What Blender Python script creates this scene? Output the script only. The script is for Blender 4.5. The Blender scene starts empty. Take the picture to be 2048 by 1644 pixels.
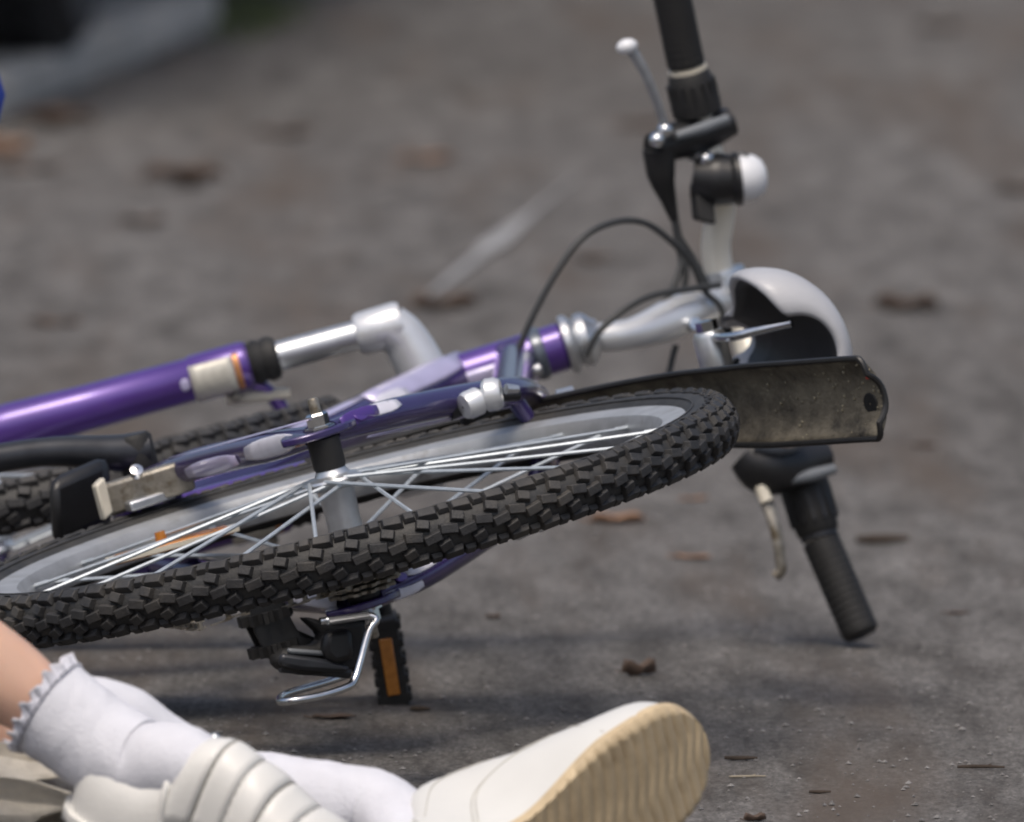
import bpy, bmesh, math, random
from mathutils import Vector, Matrix, Quaternion, noise
R = math.radians
random.seed(7)
scene = bpy.context.scene
C = scene.collection

# ------------------------------------------------------------------ camera
FPX, PW, PH = 32400.0, 2048.0, 1644.0
PITCH = R(4.408)
CAM = Vector((0, -12.0, 1.1811))
cam_d = bpy.data.cameras.new('camera')
cam = bpy.data.objects.new('camera', cam_d); C.objects.link(cam)
cam.location = CAM
cam.rotation_euler = (R(90) - PITCH, 0, 0)
cam_d.sensor_fit = 'HORIZONTAL'; cam_d.sensor_width = 36
cam_d.lens = 36 * FPX / PW
cam_d.clip_start = .1; cam_d.clip_end = 3000
cam_d.dof.use_dof = True
cam_d.dof.focus_distance = 11.78
cam_d.dof.aperture_fstop = 11.5
scene.camera = cam

# ------------------------------------------------------------------ sky, sun, exposure
SUN_EL, SUN_AZ = R(64), R(195)          # azimuth from +Y clockwise: from behind the camera, left
w = bpy.data.worlds.new('World'); scene.world = w; w.use_nodes = True
nt = w.node_tree; bg = nt.nodes['Background']
sky = nt.nodes.new('ShaderNodeTexSky'); sky.sky_type = 'NISHITA'; sky.sun_disc = False
sky.sun_elevation = SUN_EL; sky.sun_rotation = SUN_AZ
sky.air_density = 1.0; sky.dust_density = 6.0; sky.ozone_density = 1.0
nt.links.new(sky.outputs[0], bg.inputs[0]); bg.inputs[1].default_value = .15
sl = bpy.data.lights.new('sun', 'SUN'); sl.energy = 1.5; sl.angle = R(20); sl.color = (1, .93, .84)
so = bpy.data.objects.new('sun', sl); C.objects.link(so)
sd = Vector((math.sin(SUN_AZ) * math.cos(SUN_EL), math.cos(SUN_AZ) * math.cos(SUN_EL), math.sin(SUN_EL)))
so.rotation_euler = (-sd).to_track_quat('-Z', 'Y').to_euler()
so.location = (0, 0, 6)
vs = scene.view_settings
vs.view_transform = 'Standard'; vs.look = 'None'; vs.gamma = 1; vs.exposure = -0.12; vs.use_curve_mapping = False
scene.cycles.filter_width = 1.9

# ------------------------------------------------------------------ pixel helpers (directions only; depth comes from what a thing touches)
_c, _s = math.cos(PITCH), math.sin(PITCH)
def ray(px, py):
    return Vector((1, 0, 0)) * ((px - PW / 2) / FPX) + Vector((0, _c, -_s)) - Vector((0, _s, _c)) * ((py - PH / 2) / FPX)
def G(px, py, y):
    d = ray(px, py); return CAM + d * ((y - CAM.y) / d.y)
def ground(px, py, z=0.0):
    d = ray(px, py); return CAM + d * ((z - CAM.z) / d.z)
BM = Matrix(((-.3354, -.2491, .9085), (.9396, -.0195, .3416), (-.0674, .9683, .2406)))   # columns: forward, left, up of the bicycle
_f = BM.col[0].normalized(); _l = (BM.col[1] - _f * BM.col[1].dot(_f)).normalized(); _u = _f.cross(_l)
BM = Matrix((_f, _l, _u)).transposed()
BT = Vector((-.1254, 0, .1761))                 # the rear hub
BI = BM.transposed()
def P(px, py, f):
    """bicycle coordinates of the point on a pixel's ray at forward distance f from the rear hub"""
    d = BI @ ray(px, py); o = BI @ (CAM - BT)
    return o + d * ((f - o.x) / d.x)
TOCAM = (BI @ Vector((0, -1, .09))).normalized()

# ------------------------------------------------------------------ materials
def mat(name, col, rough=.5, metal=0, coat=0, var=.12, vscale=40, bump=0, bscale=300, col2=None, mix2=(.5, .6), s2=20, spec=.5, trans=0, sss=0, stretch=None, coords='Object'):
    m = bpy.data.materials.new(name); m.use_nodes = True
    n = m.node_tree.nodes; L = m.node_tree.links; b = n['Principled BSDF']
    tc = n.new('ShaderNodeTexCoord'); src = tc.outputs[coords]
    if stretch:
        mp = n.new('ShaderNodeMapping'); mp.inputs['Scale'].default_value = stretch
        L.new(src, mp.inputs[0]); src = mp.outputs[0]
    no = n.new('ShaderNodeTexNoise'); no.inputs['Scale'].default_value = vscale; no.inputs['Detail'].default_value = 5
    L.new(src, no.inputs['Vector'])
    ra = n.new('ShaderNodeValToRGB'); e = ra.color_ramp.elements
    lo = [c * (1 - var) for c in col]; hi = [min(1, c * (1 + var)) for c in col]
    e[0].position = .3; e[1].position = .7; e[0].color = (*lo, 1); e[1].color = (*hi, 1)
    L.new(no.outputs['Fac'], ra.inputs[0]); out = ra.outputs[0]
    if col2:
        n2 = n.new('ShaderNodeTexNoise'); n2.inputs['Scale'].default_value = s2; n2.inputs['Detail'].default_value = 8; n2.inputs['Roughness'].default_value = .65
        L.new(src, n2.inputs['Vector'])
        r2 = n.new('ShaderNodeValToRGB'); r2.color_ramp.elements[0].position = mix2[0]; r2.color_ramp.elements[1].position = mix2[1]
        L.new(n2.outputs['Fac'], r2.inputs[0])
        mx = n.new('ShaderNodeMix'); mx.data_type = 'RGBA'
        L.new(r2.outputs[0], mx.inputs[0]); L.new(out, mx.inputs[6]); mx.inputs[7].default_value = (*col2, 1); out = mx.outputs[2]
    L.new(out, b.inputs['Base Color'])
    b.inputs['Roughness'].default_value = rough; b.inputs['Metallic'].default_value = metal
    b.inputs['Coat Weight'].default_value = coat; b.inputs['Coat Roughness'].default_value = .12
    b.inputs['Specular IOR Level'].default_value = spec
    if trans: b.inputs['Transmission Weight'].default_value = trans
    if sss:
        b.inputs['Subsurface Weight'].default_value = sss; b.inputs['Subsurface Radius'].default_value = (.01, .004, .002)
    if bump:
        nb = n.new('ShaderNodeTexNoise'); nb.inputs['Scale'].default_value = bscale; nb.inputs['Detail'].default_value = 4
        L.new(src, nb.inputs['Vector'])
        bu = n.new('ShaderNodeBump'); bu.inputs['Strength'].default_value = bump; bu.inputs['Distance'].default_value = .002
        L.new(nb.outputs['Fac'], bu.inputs['Height']); L.new(bu.outputs[0], b.inputs['Normal'])
    return m
M = {}
M['bar'] = mat('brushed_bar_alloy', (.88, .84, .73), .35, .15, .2, .04, 40)
M['silver_sticker'] = mat('silver_sticker', (.56, .54, .47), .35, .2, .3, .1, 70, stretch=(8, 1, 1))
M['purple'] = mat('purple_paint', (.095, .042, .27), .28, .35, .8, .1, 30, col2=(.10, .07, .12), mix2=(.62, .8), s2=60)
M['violet'] = mat('violet_paint', (.042, .028, .125), .25, .3, .9, .12, 30, col2=(.07, .06, .09), mix2=(.6, .8), s2=50)
M['lilac'] = mat('pale_lilac_paint', (.50, .47, .68), .3, .2, .7, .08, 40)  # frame graphics, and the highlight painted on head and down tubes
M['white_decal'] = mat('white_decal', (.66, .66, .74), .35, 0, .4, .08, 60, col2=(.25, .24, .3), mix2=(.62, .75), s2=90)
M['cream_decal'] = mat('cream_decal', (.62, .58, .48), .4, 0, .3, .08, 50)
M['copper'] = mat('copper_band', (.55, .25, .1), .35, .5, .3)
M['alu'] = mat('aluminium', (.62, .64, .66), .32, .85, 0, .1, 80, .05, 600)
M['white_alloy'] = mat('white_alloy', (.70, .72, .74), .30, .45, .4, .06, 40, col2=(.45, .43, .38), mix2=(.6, .8), s2=40)
M['rim'] = mat('rim_alloy', (.40, .42, .44), .5, .5, 0, .12, 60, .05, 500, col2=(.2, .18, .15), mix2=(.58, .8), s2=45)
M['spoke'] = mat('spoke_steel', (.46, .51, .55), .45, .4, 0, .12, 90)
M['chrome'] = mat('chrome_steel', (.72, .74, .76), .12, 1, 0, .08, 100)
M['dull'] = mat('dull_steel', (.30, .28, .24), .45, .7, 0, .25, 120, .2, 400, col2=(.12, .09, .05), mix2=(.5, .7), s2=80)
M['rubber'] = mat('tyre_rubber', (.026, .027, .028), .62, 0, 0, .3, 60, .25, 500, col2=(.05, .047, .042), mix2=(.46, .72), s2=24)
M['tread'] = mat('tread_rubber', (.026, .0265, .028), .6, 0, 0, .3, 90, .25, 600, col2=(.078, .071, .061), mix2=(.46, .78), s2=18)
M['black'] = mat('black_plastic', (.014, .0145, .016), .38, 0, 0, .2, 60, .1, 500)
M['blackm'] = mat('matt_black', (.012, .012, .012), .65, 0, 0, .2, 60, .15, 500)
M['dark'] = mat('dark_grey_metal', (.04, .043, .05), .35, .4, 0, .2, 60)
M['grey'] = mat('grey_plastic', (.16, .175, .19), .4, 0, 0, .1, 50)
M['bluegrey'] = mat('slate_paint', (.10, .12, .15), .3, .3, .6, .15, 40)
M['cable'] = mat('cable_housing', (.035, .037, .038), .5, 0, 0, .1, 50)
M['mudguard'] = mat('muddy_plastic', (.040, .035, .027), .65, 0, 0, .6, 26, .6, 260, col2=(.24, .215, .160), mix2=(.30, .72), s2=40)
M['guard_edge'] = mat('guard_edge_plastic', (.016, .016, .016), .45, 0, 0, .2, 60)
M['mud'] = mat('dried_mud', (.26, .235, .17), .9, 0, 0, .25, 90, .5, 300)
M['red'] = mat('red_paint_fleck', (.5, .06, .05), .5)
M['orange'] = mat('amber_reflector', (.45, .17, .02), .25, 0, .6, .15, 200, trans=.0)
M['saddle_white'] = mat('saddle_cover', (.43, .44, .465), .42, 0, .1, .05, 30, .1, 250)
M['saddle_black'] = mat('saddle_base', (.012, .012, .013), .6, 0, 0, .2, 60)
M['bell_white'] = mat('bell_dome', (.72, .74, .77), .35, 0, .3, .04, 40)
M['skin'] = mat('skin', (.66, .42, .31), .45, 0, 0, .08, 30, .08, 350, sss=.15)
M['sock'] = mat('white_knit', (.66, .67, .72), .9, 0, 0, .04, 60, .45, 420)
M['lace'] = mat('white_lace', (.60, .61, .67), .8, 0, 0, .06, 80, .3, 500)
M['thread'] = mat('grey_thread', (.22, .22, .26), .8)
M['leather'] = mat('cream_leather', (.74, .735, .70), .38, 0, .1, .04, 25, .15, 260)
M['leather2'] = mat('white_leather', (.68, .68, .65), .45, 0, .05, .03, 20, .12, 260)
M['stitch'] = mat('pale_stitching', (.50, .49, .45), .8)
M['seam'] = mat('seam_thread', (.20, .19, .16), .8)
M['sole'] = mat('tan_rubber_sole', (.58, .46, .29), .55, 0, 0, .12, 45, .2, 400, col2=(.33, .24, .14), mix2=(.5, .8), s2=26)
M['blue'] = mat('blue_cloth', (.02, .06, .38), .8, 0, 0, .1, 60, .3, 700)
M['tulle'] = mat('cream_tulle', (.62, .58, .50), .9, 0, 0, .2, 40, .4, 300, col2=(.4, .37, .31), mix2=(.5, .7), s2=30)
M['hair'] = mat('brown_hair', (.10, .055, .025), .5, 0, 0, .3, 60, .5, 200)
M['eye'] = mat('eye_white', (.8, .8, .8), .2); M['iris'] = mat('iris', (.05, .03, .02), .2)
M['lip'] = mat('lips', (.5, .17, .14), .5)
M['carpaint'] = mat('dark_car_paint', (.012, .013, .016), .2, .3, 1, .1, 10)
M['glass'] = mat('car_glass', (.02, .025, .03), .05, 0, 0, .05, 5)
M['cartyre'] = mat('car_tyre', (.022, .023, .027), .75, 0, 0, .2, 20, .3, 90)
M['hubcap'] = mat('hubcap', (.12, .125, .14), .4, .5, 0, .1, 20)
M['leaf1'] = mat('dry_brown_leaf', (.092, .062, .046), .75, 0, 0, .35, 60, .4, 200)
M['leaf2'] = mat('dry_orange_leaf', (.27, .16, .10), .7, 0, 0, .3, 60, .4, 200)
M['leaf3'] = mat('dark_twig', (.05, .036, .026), .85, 0, 0, .3, 60, .5, 300)
M['leaf4'] = mat('pale_straw', (.30, .265, .2), .8, 0, 0, .2, 60)
M['grass'] = mat('grass_green', (.055, .075, .025), .7, 0, 0, .35, 20)
M['stone'] = mat('grey_grit', (.20, .195, .19), .85, 0, 0, .5, 30)
M['kerb'] = mat('kerb_concrete', (.43, .42, .39), .85, 0, 0, .15, 8, .4, 120, col2=(.2, .2, .18), mix2=(.5, .75), s2=3)
M['verge'] = mat('verge_asphalt', (.05, .05, .052), .9, 0, 0, .3, 6, .5, 80)
M['paint'] = mat('worn_road_paint', (.29, .295, .30), .8, 0, 0, .2, 15)

def asphalt():
    m = bpy.data.materials.new('asphalt'); m.use_nodes = True
    n = m.node_tree.nodes; L = m.node_tree.links; b = n['Principled BSDF']
    tc = n.new('ShaderNodeTexCoord')
    def nz(scale, det, st, rough=.55):
        mp = n.new('ShaderNodeMapping'); mp.inputs['Scale'].default_value = st; L.new(tc.outputs['Object'], mp.inputs[0])
        t = n.new('ShaderNodeTexNoise'); t.inputs['Scale'].default_value = scale; t.inputs['Detail'].default_value = det; t.inputs['Roughness'].default_value = rough
        L.new(mp.outputs[0], t.inputs['Vector']); return t.outputs['Fac']
    def ramp(f, a, b_, ca, cb):
        r = n.new('ShaderNodeValToRGB'); r.color_ramp.elements[0].position = a; r.color_ramp.elements[1].position = b_
        r.color_ramp.elements[0].color = (*ca, 1); r.color_ramp.elements[1].color = (*cb, 1); L.new(f, r.inputs[0]); return r.outputs[0]
    def mix(f, a, b_, blend='MIX'):
        x = n.new('ShaderNodeMix'); x.data_type = 'RGBA'; x.blend_type = blend
        if isinstance(f, float): x.inputs[0].default_value = f
        else: L.new(f, x.inputs[0])
        L.new(a, x.inputs[6]); L.new(b_, x.inputs[7]); return x.outputs[2]
    base = ramp(nz(1.0, 6, (3, .45, 1)), .32, .68, (.092, .089, .086), (.123, .121, .118))
    grain = ramp(nz(150, 6, (1, .30, 1), .75), .30, .70, (.38, .37, .36), (1.62, 1.60, 1.58))
    col = mix(1.0, base, grain, 'MULTIPLY')
    fine = ramp(nz(420, 4, (1, .4, 1), .7), .32, .68, (.62, .62, .62), (1.40, 1.39, 1.38))
    col = mix(1.0, col, fine, 'MULTIPLY')
    mott = ramp(nz(22, 5, (1, .18, 1), .65), .32, .68, (.56, .54, .52), (1.42, 1.42, 1.42))
    col = mix(1.0, col, mott, 'MULTIPLY')
    # brown dust and leaf-litter stains
    br = n.new('ShaderNodeRGB'); br.outputs[0].default_value = (.088, .070, .056, 1)
    col = mix(ramp(nz(1.0, 5, (6, .55, 1), .6), .50, .68, (0, 0, 0), (.85, .85, .85)), col, br.outputs[0])
    dk = n.new('ShaderNodeRGB'); dk.outputs[0].default_value = (.06, .05, .045, 1)
    col = mix(ramp(nz(1.0, 4, (20, 2.2, 1), .6), .62, .74, (0, 0, 0), (.55, .55, .55)), col, dk.outputs[0])
    wh = n.new('ShaderNodeRGB'); wh.outputs[0].default_value = (.36, .35, .34, 1)
    v = n.new('ShaderNodeTexVoronoi'); v.inputs['Scale'].default_value = 130; L.new(tc.outputs['Object'], v.inputs['Vector'])
    sp = n.new('ShaderNodeMath'); sp.operation = 'LESS_THAN'; sp.inputs[1].default_value = .16; L.new(v.outputs['Distance'], sp.inputs[0])
    sm = n.new('ShaderNodeMath'); sm.operation = 'MULTIPLY'; L.new(sp.outputs[0], sm.inputs[0]); L.new(ramp(nz(30, 3, (1, 1, 1)), .5, .7, (0, 0, 0), (.5, .5, .5)), sm.inputs[1])
    col = mix(sm.outputs[0], col, wh.outputs[0])
    L.new(col, b.inputs['Base Color']); b.inputs['Roughness'].default_value = .88; b.inputs['Specular IOR Level'].default_value = .3
    bu = n.new('ShaderNodeBump'); bu.inputs['Strength'].default_value = .55; bu.inputs['Distance'].default_value = .004
    L.new(nz(170, 4, (1, 1, 1)), bu.inputs['Height']); L.new(bu.outputs[0], b.inputs['Normal'])
    return m
M['asphalt'] = asphalt()

# ------------------------------------------------------------------ mesh helpers
def V(*a): return Vector(a if len(a) > 1 else a[0])
def cat(pts, k=6, closed=False):
    pts = [Vector(p) for p in pts]; n = len(pts); out = []
    for i in range(n if closed else n - 1):
        if closed: a, b, c, d = (pts[(i + j - 1) % n] for j in range(4))
        else:
            b, c = pts[i], pts[i + 1]; a = pts[i - 1] if i else b * 2 - c; d = pts[i + 2] if i + 2 < n else c * 2 - b
        for s in range(k):
            t = s / k
            out.append(.5 * ((2 * b) + (c - a) * t + (2 * a - 5 * b + 4 * c - d) * t * t + (3 * b - a - 3 * c + d) * t ** 3))
    if not closed: out.append(pts[-1])
    return out
def lerp_list(vals, n):
    out = []
    for i in range(n):
        x = i / (n - 1) * (len(vals) - 1); a = int(min(x, len(vals) - 2)); out.append(vals[a] + (vals[a + 1] - vals[a]) * (x - a))
    return out
class MB:
    def __init__(s): s.v = []; s.f = []
    def ring(s, pts): i = len(s.v); s.v += [tuple(p) for p in pts]; return list(range(i, i + len(pts)))
    def skin(s, rings, closed=False, caps=True):
        n = len(rings[0]); m = len(rings)
        for i in range(m if closed else m - 1):
            a, b = rings[i], rings[(i + 1) % m]
            for j in range(n): s.f.append((a[j], a[(j + 1) % n], b[(j + 1) % n], b[j]))
        if caps and not closed: s.f.append(tuple(reversed(rings[0]))); s.f.append(tuple(rings[-1]))
        return s
    def tube(s, pts, r, n=14, up=None, flat=1.0, closed=False, caps=True):
        pts = [Vector(p) for p in pts]; m = len(pts)
        rs = r if isinstance(r, (list, tuple)) else [r] * m
        if len(rs) != m: rs = lerp_list(list(rs), m)
        prev = None; rings = []
        for i, p in enumerate(pts):
            if closed: t = pts[(i + 1) % m] - pts[i - 1]
            else: t = pts[min(i + 1, m - 1)] - pts[max(i - 1, 0)]
            t.normalize()
            if up is not None: x = Vector(up)
            elif prev is None: x = Vector((0, 0, 1)) if abs(t.z) < .9 else Vector((1, 0, 0))
            else: x = prev
            x = (x - t * x.dot(t)).normalized(); prev = x; y = t.cross(x)
            rings.append(s.ring([p + (x * math.cos(2 * math.pi * k / n) + y * math.sin(2 * math.pi * k / n) * flat) * rs[i] for k in range(n)]))
        return s.skin(rings, closed, caps)
    def lathe(s, o, ax, prof, n=32, ang=None, caps=False):
        o = Vector(o); ax = Vector(ax).normalized(); x = ax.orthogonal().normalized(); y = ax.cross(x); rings = []
        for (r, h) in prof:
            rings.append(s.ring([o + ax * h + (x * math.cos(2 * math.pi * k / n) + y * math.sin(2 * math.pi * k / n)) * r for k in range(n)]))
        return s.skin(rings, False, caps)
    def box(s, c, x, y, z, taper=1.0):
        c, x, y, z = (Vector(a) for a in (c, x, y, z)); i = len(s.v)
        for k, q in ((-1, 1.0), (1, taper)):
            for a, b in ((-1, -1), (1, -1), (1, 1), (-1, 1)): s.v.append(tuple(c + x * a * q + y * b * q + z * k))
        s.f += [(i + 3, i + 2, i + 1, i), (i + 4, i + 5, i + 6, i + 7), (i, i + 1, i + 5, i + 4), (i + 1, i + 2, i + 6, i + 5), (i + 2, i + 3, i + 7, i + 6), (i + 3, i, i + 4, i + 7)]
        return s
    def ball(s, c, r, n=16, m=10, sc=(1, 1, 1)):
        c = Vector(c); rings = []
        for i in range(m + 1):
            th = math.pi * (i / m * .998 + .001)
            rings.append(s.ring([c + Vector((r * sc[0] * math.sin(th) * math.cos(2 * math.pi * k / n), r * sc[1] * math.sin(th) * math.sin(2 * math.pi * k / n), r * sc[2] * math.cos(th))) for k in range(n)]))
        return s.skin(rings)
    def prism(s, poly, off):
        off = Vector(off); a = s.ring([Vector(p) - off for p in poly]); b = s.ring([Vector(p) + off for p in poly]); return s.skin([a, b])
    def grid(s, rows, thick=None):
        idx = [s.ring(r) for r in rows]
        for i in range(len(rows) - 1):
            for j in range(len(rows[0]) - 1): s.f.append((idx[i][j], idx[i][j + 1], idx[i + 1][j + 1], idx[i + 1][j]))
        return s
    def mesh(s, name, angle=40, recalc=True):
        me = bpy.data.meshes.new(name); me.from_pydata([tuple(v) for v in s.v], [], s.f)
        if recalc:
            b = bmesh.new(); b.from_mesh(me); bmesh.ops.recalc_face_normals(b, faces=b.faces); b.to_mesh(me); b.free()
        me.polygons.foreach_set('use_smooth', [True] * len(me.polygons))
        me.set_sharp_from_angle(angle=R(angle)); me.update(); return me
    def build(s, name, m, parent=None, bevel=0, solid=0, sub=0, angle=40):
        me = s.mesh(name, angle); return link(name, me, m, parent, bevel, solid, sub)
def link(name, me, m, parent=None, bevel=0, solid=0, sub=0):
    o = bpy.data.objects.new(name, me); C.objects.link(o)
    if m and not me.materials: me.materials.append(M[m])
    if parent: o.parent = parent
    if solid:
        d = o.modifiers.new('solid', 'SOLIDIFY'); d.thickness = solid; d.offset = 0
    if bevel:
        d = o.modifiers.new('bevel', 'BEVEL'); d.width = bevel; d.segments = 2; d.limit_method = 'ANGLE'; d.angle_limit = R(35)
    if sub:
        d = o.modifiers.new('sub', 'SUBSURF'); d.levels = d.render_levels = sub
    return o
def tag(o, label=None, cat_=None, group=None, kind=None):
    if label: o['label'] = label
    if cat_: o['category'] = cat_
    if group: o['group'] = group
    if kind: o['kind'] = kind
    return o
def empty(name, loc=(0, 0, 0)):
    o = bpy.data.objects.new(name, None); C.objects.link(o); o.location = loc; o.empty_display_size = .05; return o

# ================================================================== THE SETTING
road = MB(); road.grid([[(x, y, 0) for x in (-60, -20, -4, 0, 4, 20, 60)] for y in (-40, -13, -6, -2, 0, 2, 6, 14, 40, 200)])
tag(road.build('road', 'asphalt'), kind='structure')
# kerb line runs away from the camera on the left
ka, kb = ground(-40, 262), ground(440, 62)
kd = (kb - ka).normalized(); kn = Vector((-kd.y, kd.x, 0))            # kn points left, off the road
kstart = ka - kd * 3.2; klen = (kb - kstart).length
base = MB(); q = [kstart + kn * .012, kb + kn * .012 - kd * .01, kb + kn * .14 - kd * .01, kstart + kn * .14]
base.prism([p + Vector((0, 0, .02)) for p in q], (0, 0, .019))
kerb = tag(base.build('kerb', 'kerb'), kind='structure')
nst = 8
for i in range(nst):
    a = kstart + kd * (klen * i / nst + .006); b = kstart + kd * (klen * (i + 1) / nst - .006); j = random.uniform(-.003, .003)
    s = MB(); s.box((a + b) / 2 + kn * (.075 + j) + Vector((0, 0, .029)), (b - a) / 2, kn * .075, Vector((0, 0, .029 + random.uniform(0, .003))), .97)
    s.build('kerb_stone', 'kerb', kerb, bevel=.012)
pv = MB(); pv.prism([kstart - kd * 4 + kn * .152, kb + kn * .152, kb + kd * 9 + kn * .152, kb + kd * 9 + kn * 12, kstart - kd * 4 + kn * 12], (0, 0, .0))
pv = MB(); a_ = [kstart - kd * 4 + kn * .152, kb + kn * .152 + kd * 8, kb + kd * 8 + kn * 12, kstart - kd * 4 + kn * 12]
pv.prism([p + Vector((0, 0, .025)) for p in a_], (0, 0, .023)); tag(pv.build('parking_strip', 'verge'), kind='structure')
# worn white paint streak on the road
st = MB(); L0, L1 = ground(845, 600, .004), ground(1150, 355, .004); rows = []
for i in range(15):
    t = i / 14; c = L0.lerp(L1, t); wd = (.0015 + .013 * math.exp(-((t - .5) / .16) ** 2) + .004 * math.exp(-((t - .2) / .1) ** 2)) * random.uniform(.75, 1.2)
    rows.append([c + Vector((-wd, 0, 0)), c + Vector((wd, 0, 0))])
tag(st.grid(rows).build('road_paint', 'paint'), kind='structure')
# grit
gr = MB()
for i in range(3200):
    p = ground(random.uniform(-60, 2110), random.uniform(860, 1700)); r = random.choice((.0007, .001, .0013, .002, .0026)) * random.uniform(.7, 1.2)
    k = len(gr.v); pts = [Vector((1, 0, 0)), Vector((0, 1, 0)), Vector((-1, .1, 0)), Vector((0, -1, .1)), Vector((0, 0, .8)), Vector((0, 0, -.3))]
    gr.v += [tuple(p + Vector((a.x * r * random.uniform(.6, 1.3), a.y * r * random.uniform(.6, 1.3), a.z * r + r * .2))) for a in pts]
    gr.f += [(k, k + 1, k + 4), (k + 1, k + 2, k + 4), (k + 2, k + 3, k + 4), (k + 3, k, k + 4), (k + 1, k, k + 5), (k + 2, k + 1, k + 5), (k + 3, k + 2, k + 5), (k, k + 3, k + 5)]
tag(gr.build('road_grit', 'stone', angle=10), 'loose grey grit scattered over the asphalt', 'grit', kind='stuff')
# grass tuft at the kerb's end
gt = MB(); gc = ground(490, 45)
for i in range(260):
    p = gc + Vector((random.gauss(0, .035), random.gauss(0, .22), 0)); h = random.uniform(.015, .05); d = Vector((random.gauss(0, .5), random.gauss(0, .5), 1)).normalized()
    s = d.orthogonal().normalized() * .0022; k = len(gt.v)
    gt.v += [tuple(p - s), tuple(p + s), tuple(p + d * h * .6 + s * .7 + Vector((0, 0, 0))), tuple(p + d * h + Vector((d.x, d.y, 0)) * h * .4)]
    gt.f += [(k, k + 1, k + 2), (k, k + 2, k + 3)]
tag(gt.build('grass_tuft', 'grass'), 'olive green grass tuft growing past the end of the kerb', 'grass', kind='stuff')

# ================================================================== PARKED CAR (dark, beyond the kerb)
def parked_car():
    # car axes: X along kerb (away), Y to the left, Z up
    wheel_r = .30
    o0 = ground(178, 112, .048); root = empty('parked_car', (o0.x, o0.y, .048))
    right_face = o0 + kn * .0
    Mx = Matrix((kd, kn, Vector((0, 0, 1)))).transposed().to_4x4(); Mx.translation = Vector((o0.x, o0.y, .048)); root.matrix_world = Mx
    tag(root, 'dark parked car standing beyond the kerb, lower wheels showing', 'car')
    L_, Wd = 4.1, 1.68
    body = MB(); prof = [(-.75, .30), (-.78, .55), (-.70, .80), (-.25, .92), (.35, 1.36), (1.75, 1.42), (2.55, .95), (3.2, .88), (3.33, .6), (3.30, .26)]
    arch = []
    for cx in (0, 2.5): arch.append([(cx + .36 * math.cos(a), .30 + .36 * math.sin(a)) for a in [math.pi * (1 - k / 8) for k in range(9)]])
    low = [(-.75, .22)] + [(x, max(z, .22)) for x, z in arch[0]] + [(x, max(z, .22)) for x, z in arch[1]] + [(3.3, .22)]
    poly = low + list(reversed(prof))[0:]
    yy = [(-.06, 1.0), (.02, 1.0), (Wd * .5, 1.0), (Wd - .02, 1.0), (Wd + .06, 1.0)]
    rings = []
    for y, sc in ((-.04, 0), (.10, 1), (Wd - .10, 1), (Wd + .04, 0)):
        rings.append(body.ring([(x, y if z < .95 else y + (.12 if y < .8 else -.12), z) for x, z in poly]))
    body.skin(rings).build('body', 'carpaint', root, bevel=.03)
    for side in (-1, 1):
        y = .10 if side < 0 else Wd - .10; oy = -.028 if side < 0 else .028
        for x0, x1, x2, x3 in ((.18, .45, 1.0, 1.0), (1.08, 1.08, 1.72, 2.2)):
            g = MB(); g.prism([(x0, y - .02 * side * 0, .97), (x1, y + .11 * -side, 1.30), (x2, y + .11 * -side, 1.33), (x3, y, .97)], (0, .012 * side + oy * .0 + .03 * side, 0)); g.build('window', 'glass', root)
    for x, name in ((-.765, 'tail_light'), (3.31, 'headlight')):
        for y in (.22, Wd - .22): MB().box((x, y, .66), (.02, 0, 0), (0, .14, 0), (0, 0, .06)).build(name, 'hubcap', root, bevel=.01)
    for cx in (0, 2.5):
        for y0 in (0.0, Wd - .19):
            wh = MB(); wh.lathe((cx, y0, wheel_r), (0, 1, 0), [(.17, .02), (.20, .0), (.27, .005), (.295, .03), (.30, .06), (.30, .13), (.295, .16), (.27, .185), (.20, .19), (.17, .17)], 48)
            t = wh.build('wheel', 'cartyre', root)
            rm = MB(); rm.lathe((cx, y0, wheel_r), (0, 1, 0), [(.001, .03), (.06, .015), (.15, .03), (.175, .012), (.18, .17), (.001, .165)], 32); rm.build('rim', 'hubcap', t)
            tg = MB()
            for k in range(90):
                a = 2 * math.pi * k / 60; d = Vector((math.cos(a), 0, math.sin(a))); tt = Vector((-math.sin(a), 0, math.cos(a)))
                for yb in (.045, .095, .145): tg.box(Vector((cx, y0 + yb, wheel_r)) + d * .302, tt * .011, Vector((0, .018, 0)), d * .005)
            tg.build('tread', 'cartyre', t)
parked_car()

# ================================================================== LEAVES AND TWIGS
def leaf(px, py, wpx, m, hh=.3, label='', group=None, rot=0, name='dry_leaf', seed=0):
    rnd = random.Random(seed); p = ground(px, py, 0); s = (p - CAM).length / FPX; half = wpx * s / 2
    b = MB(); rows = []; nn = 9; asp = rnd.uniform(.38, .6); cu = rnd.uniform(.5, 1.3)
    for i in range(nn):
        t = i / (nn - 1) * 2 - 1; wd = asp * half * (max(0, 1 - t * t)) ** .6 * (1 + .25 * math.sin(9 * t + seed)) + .0006; row = []
        for j in range(7):
            q = j / 6 * 2 - 1
            z = hh * half * (.55 * q * q * cu + .35 * abs(t) ** 1.5 + .12 * math.sin(5 * t + q * 3 + seed)) * (1 if wd > .001 else .5)
            row.append(Vector((t * half, q * wd, z)))
        rows.append(row)
    mz = min(v.z for r_ in rows for v in r_)
    b.grid([[v - Vector((0, 0, mz)) for v in r_] for r_ in rows])
    st_ = MB(); b.tube([rows[0][3] - Vector((.0, 0, mz)), rows[0][3] + Vector((-half * .35, half * .1, half * .1 - mz))], half * .02, 5)
    o = b.build(name, m, None, solid=.0006); o.location = p + Vector((0, 0, .0006)); o.rotation_euler = (0, 0, rot)
    return tag(o, label, 'leaf', group)
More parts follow.
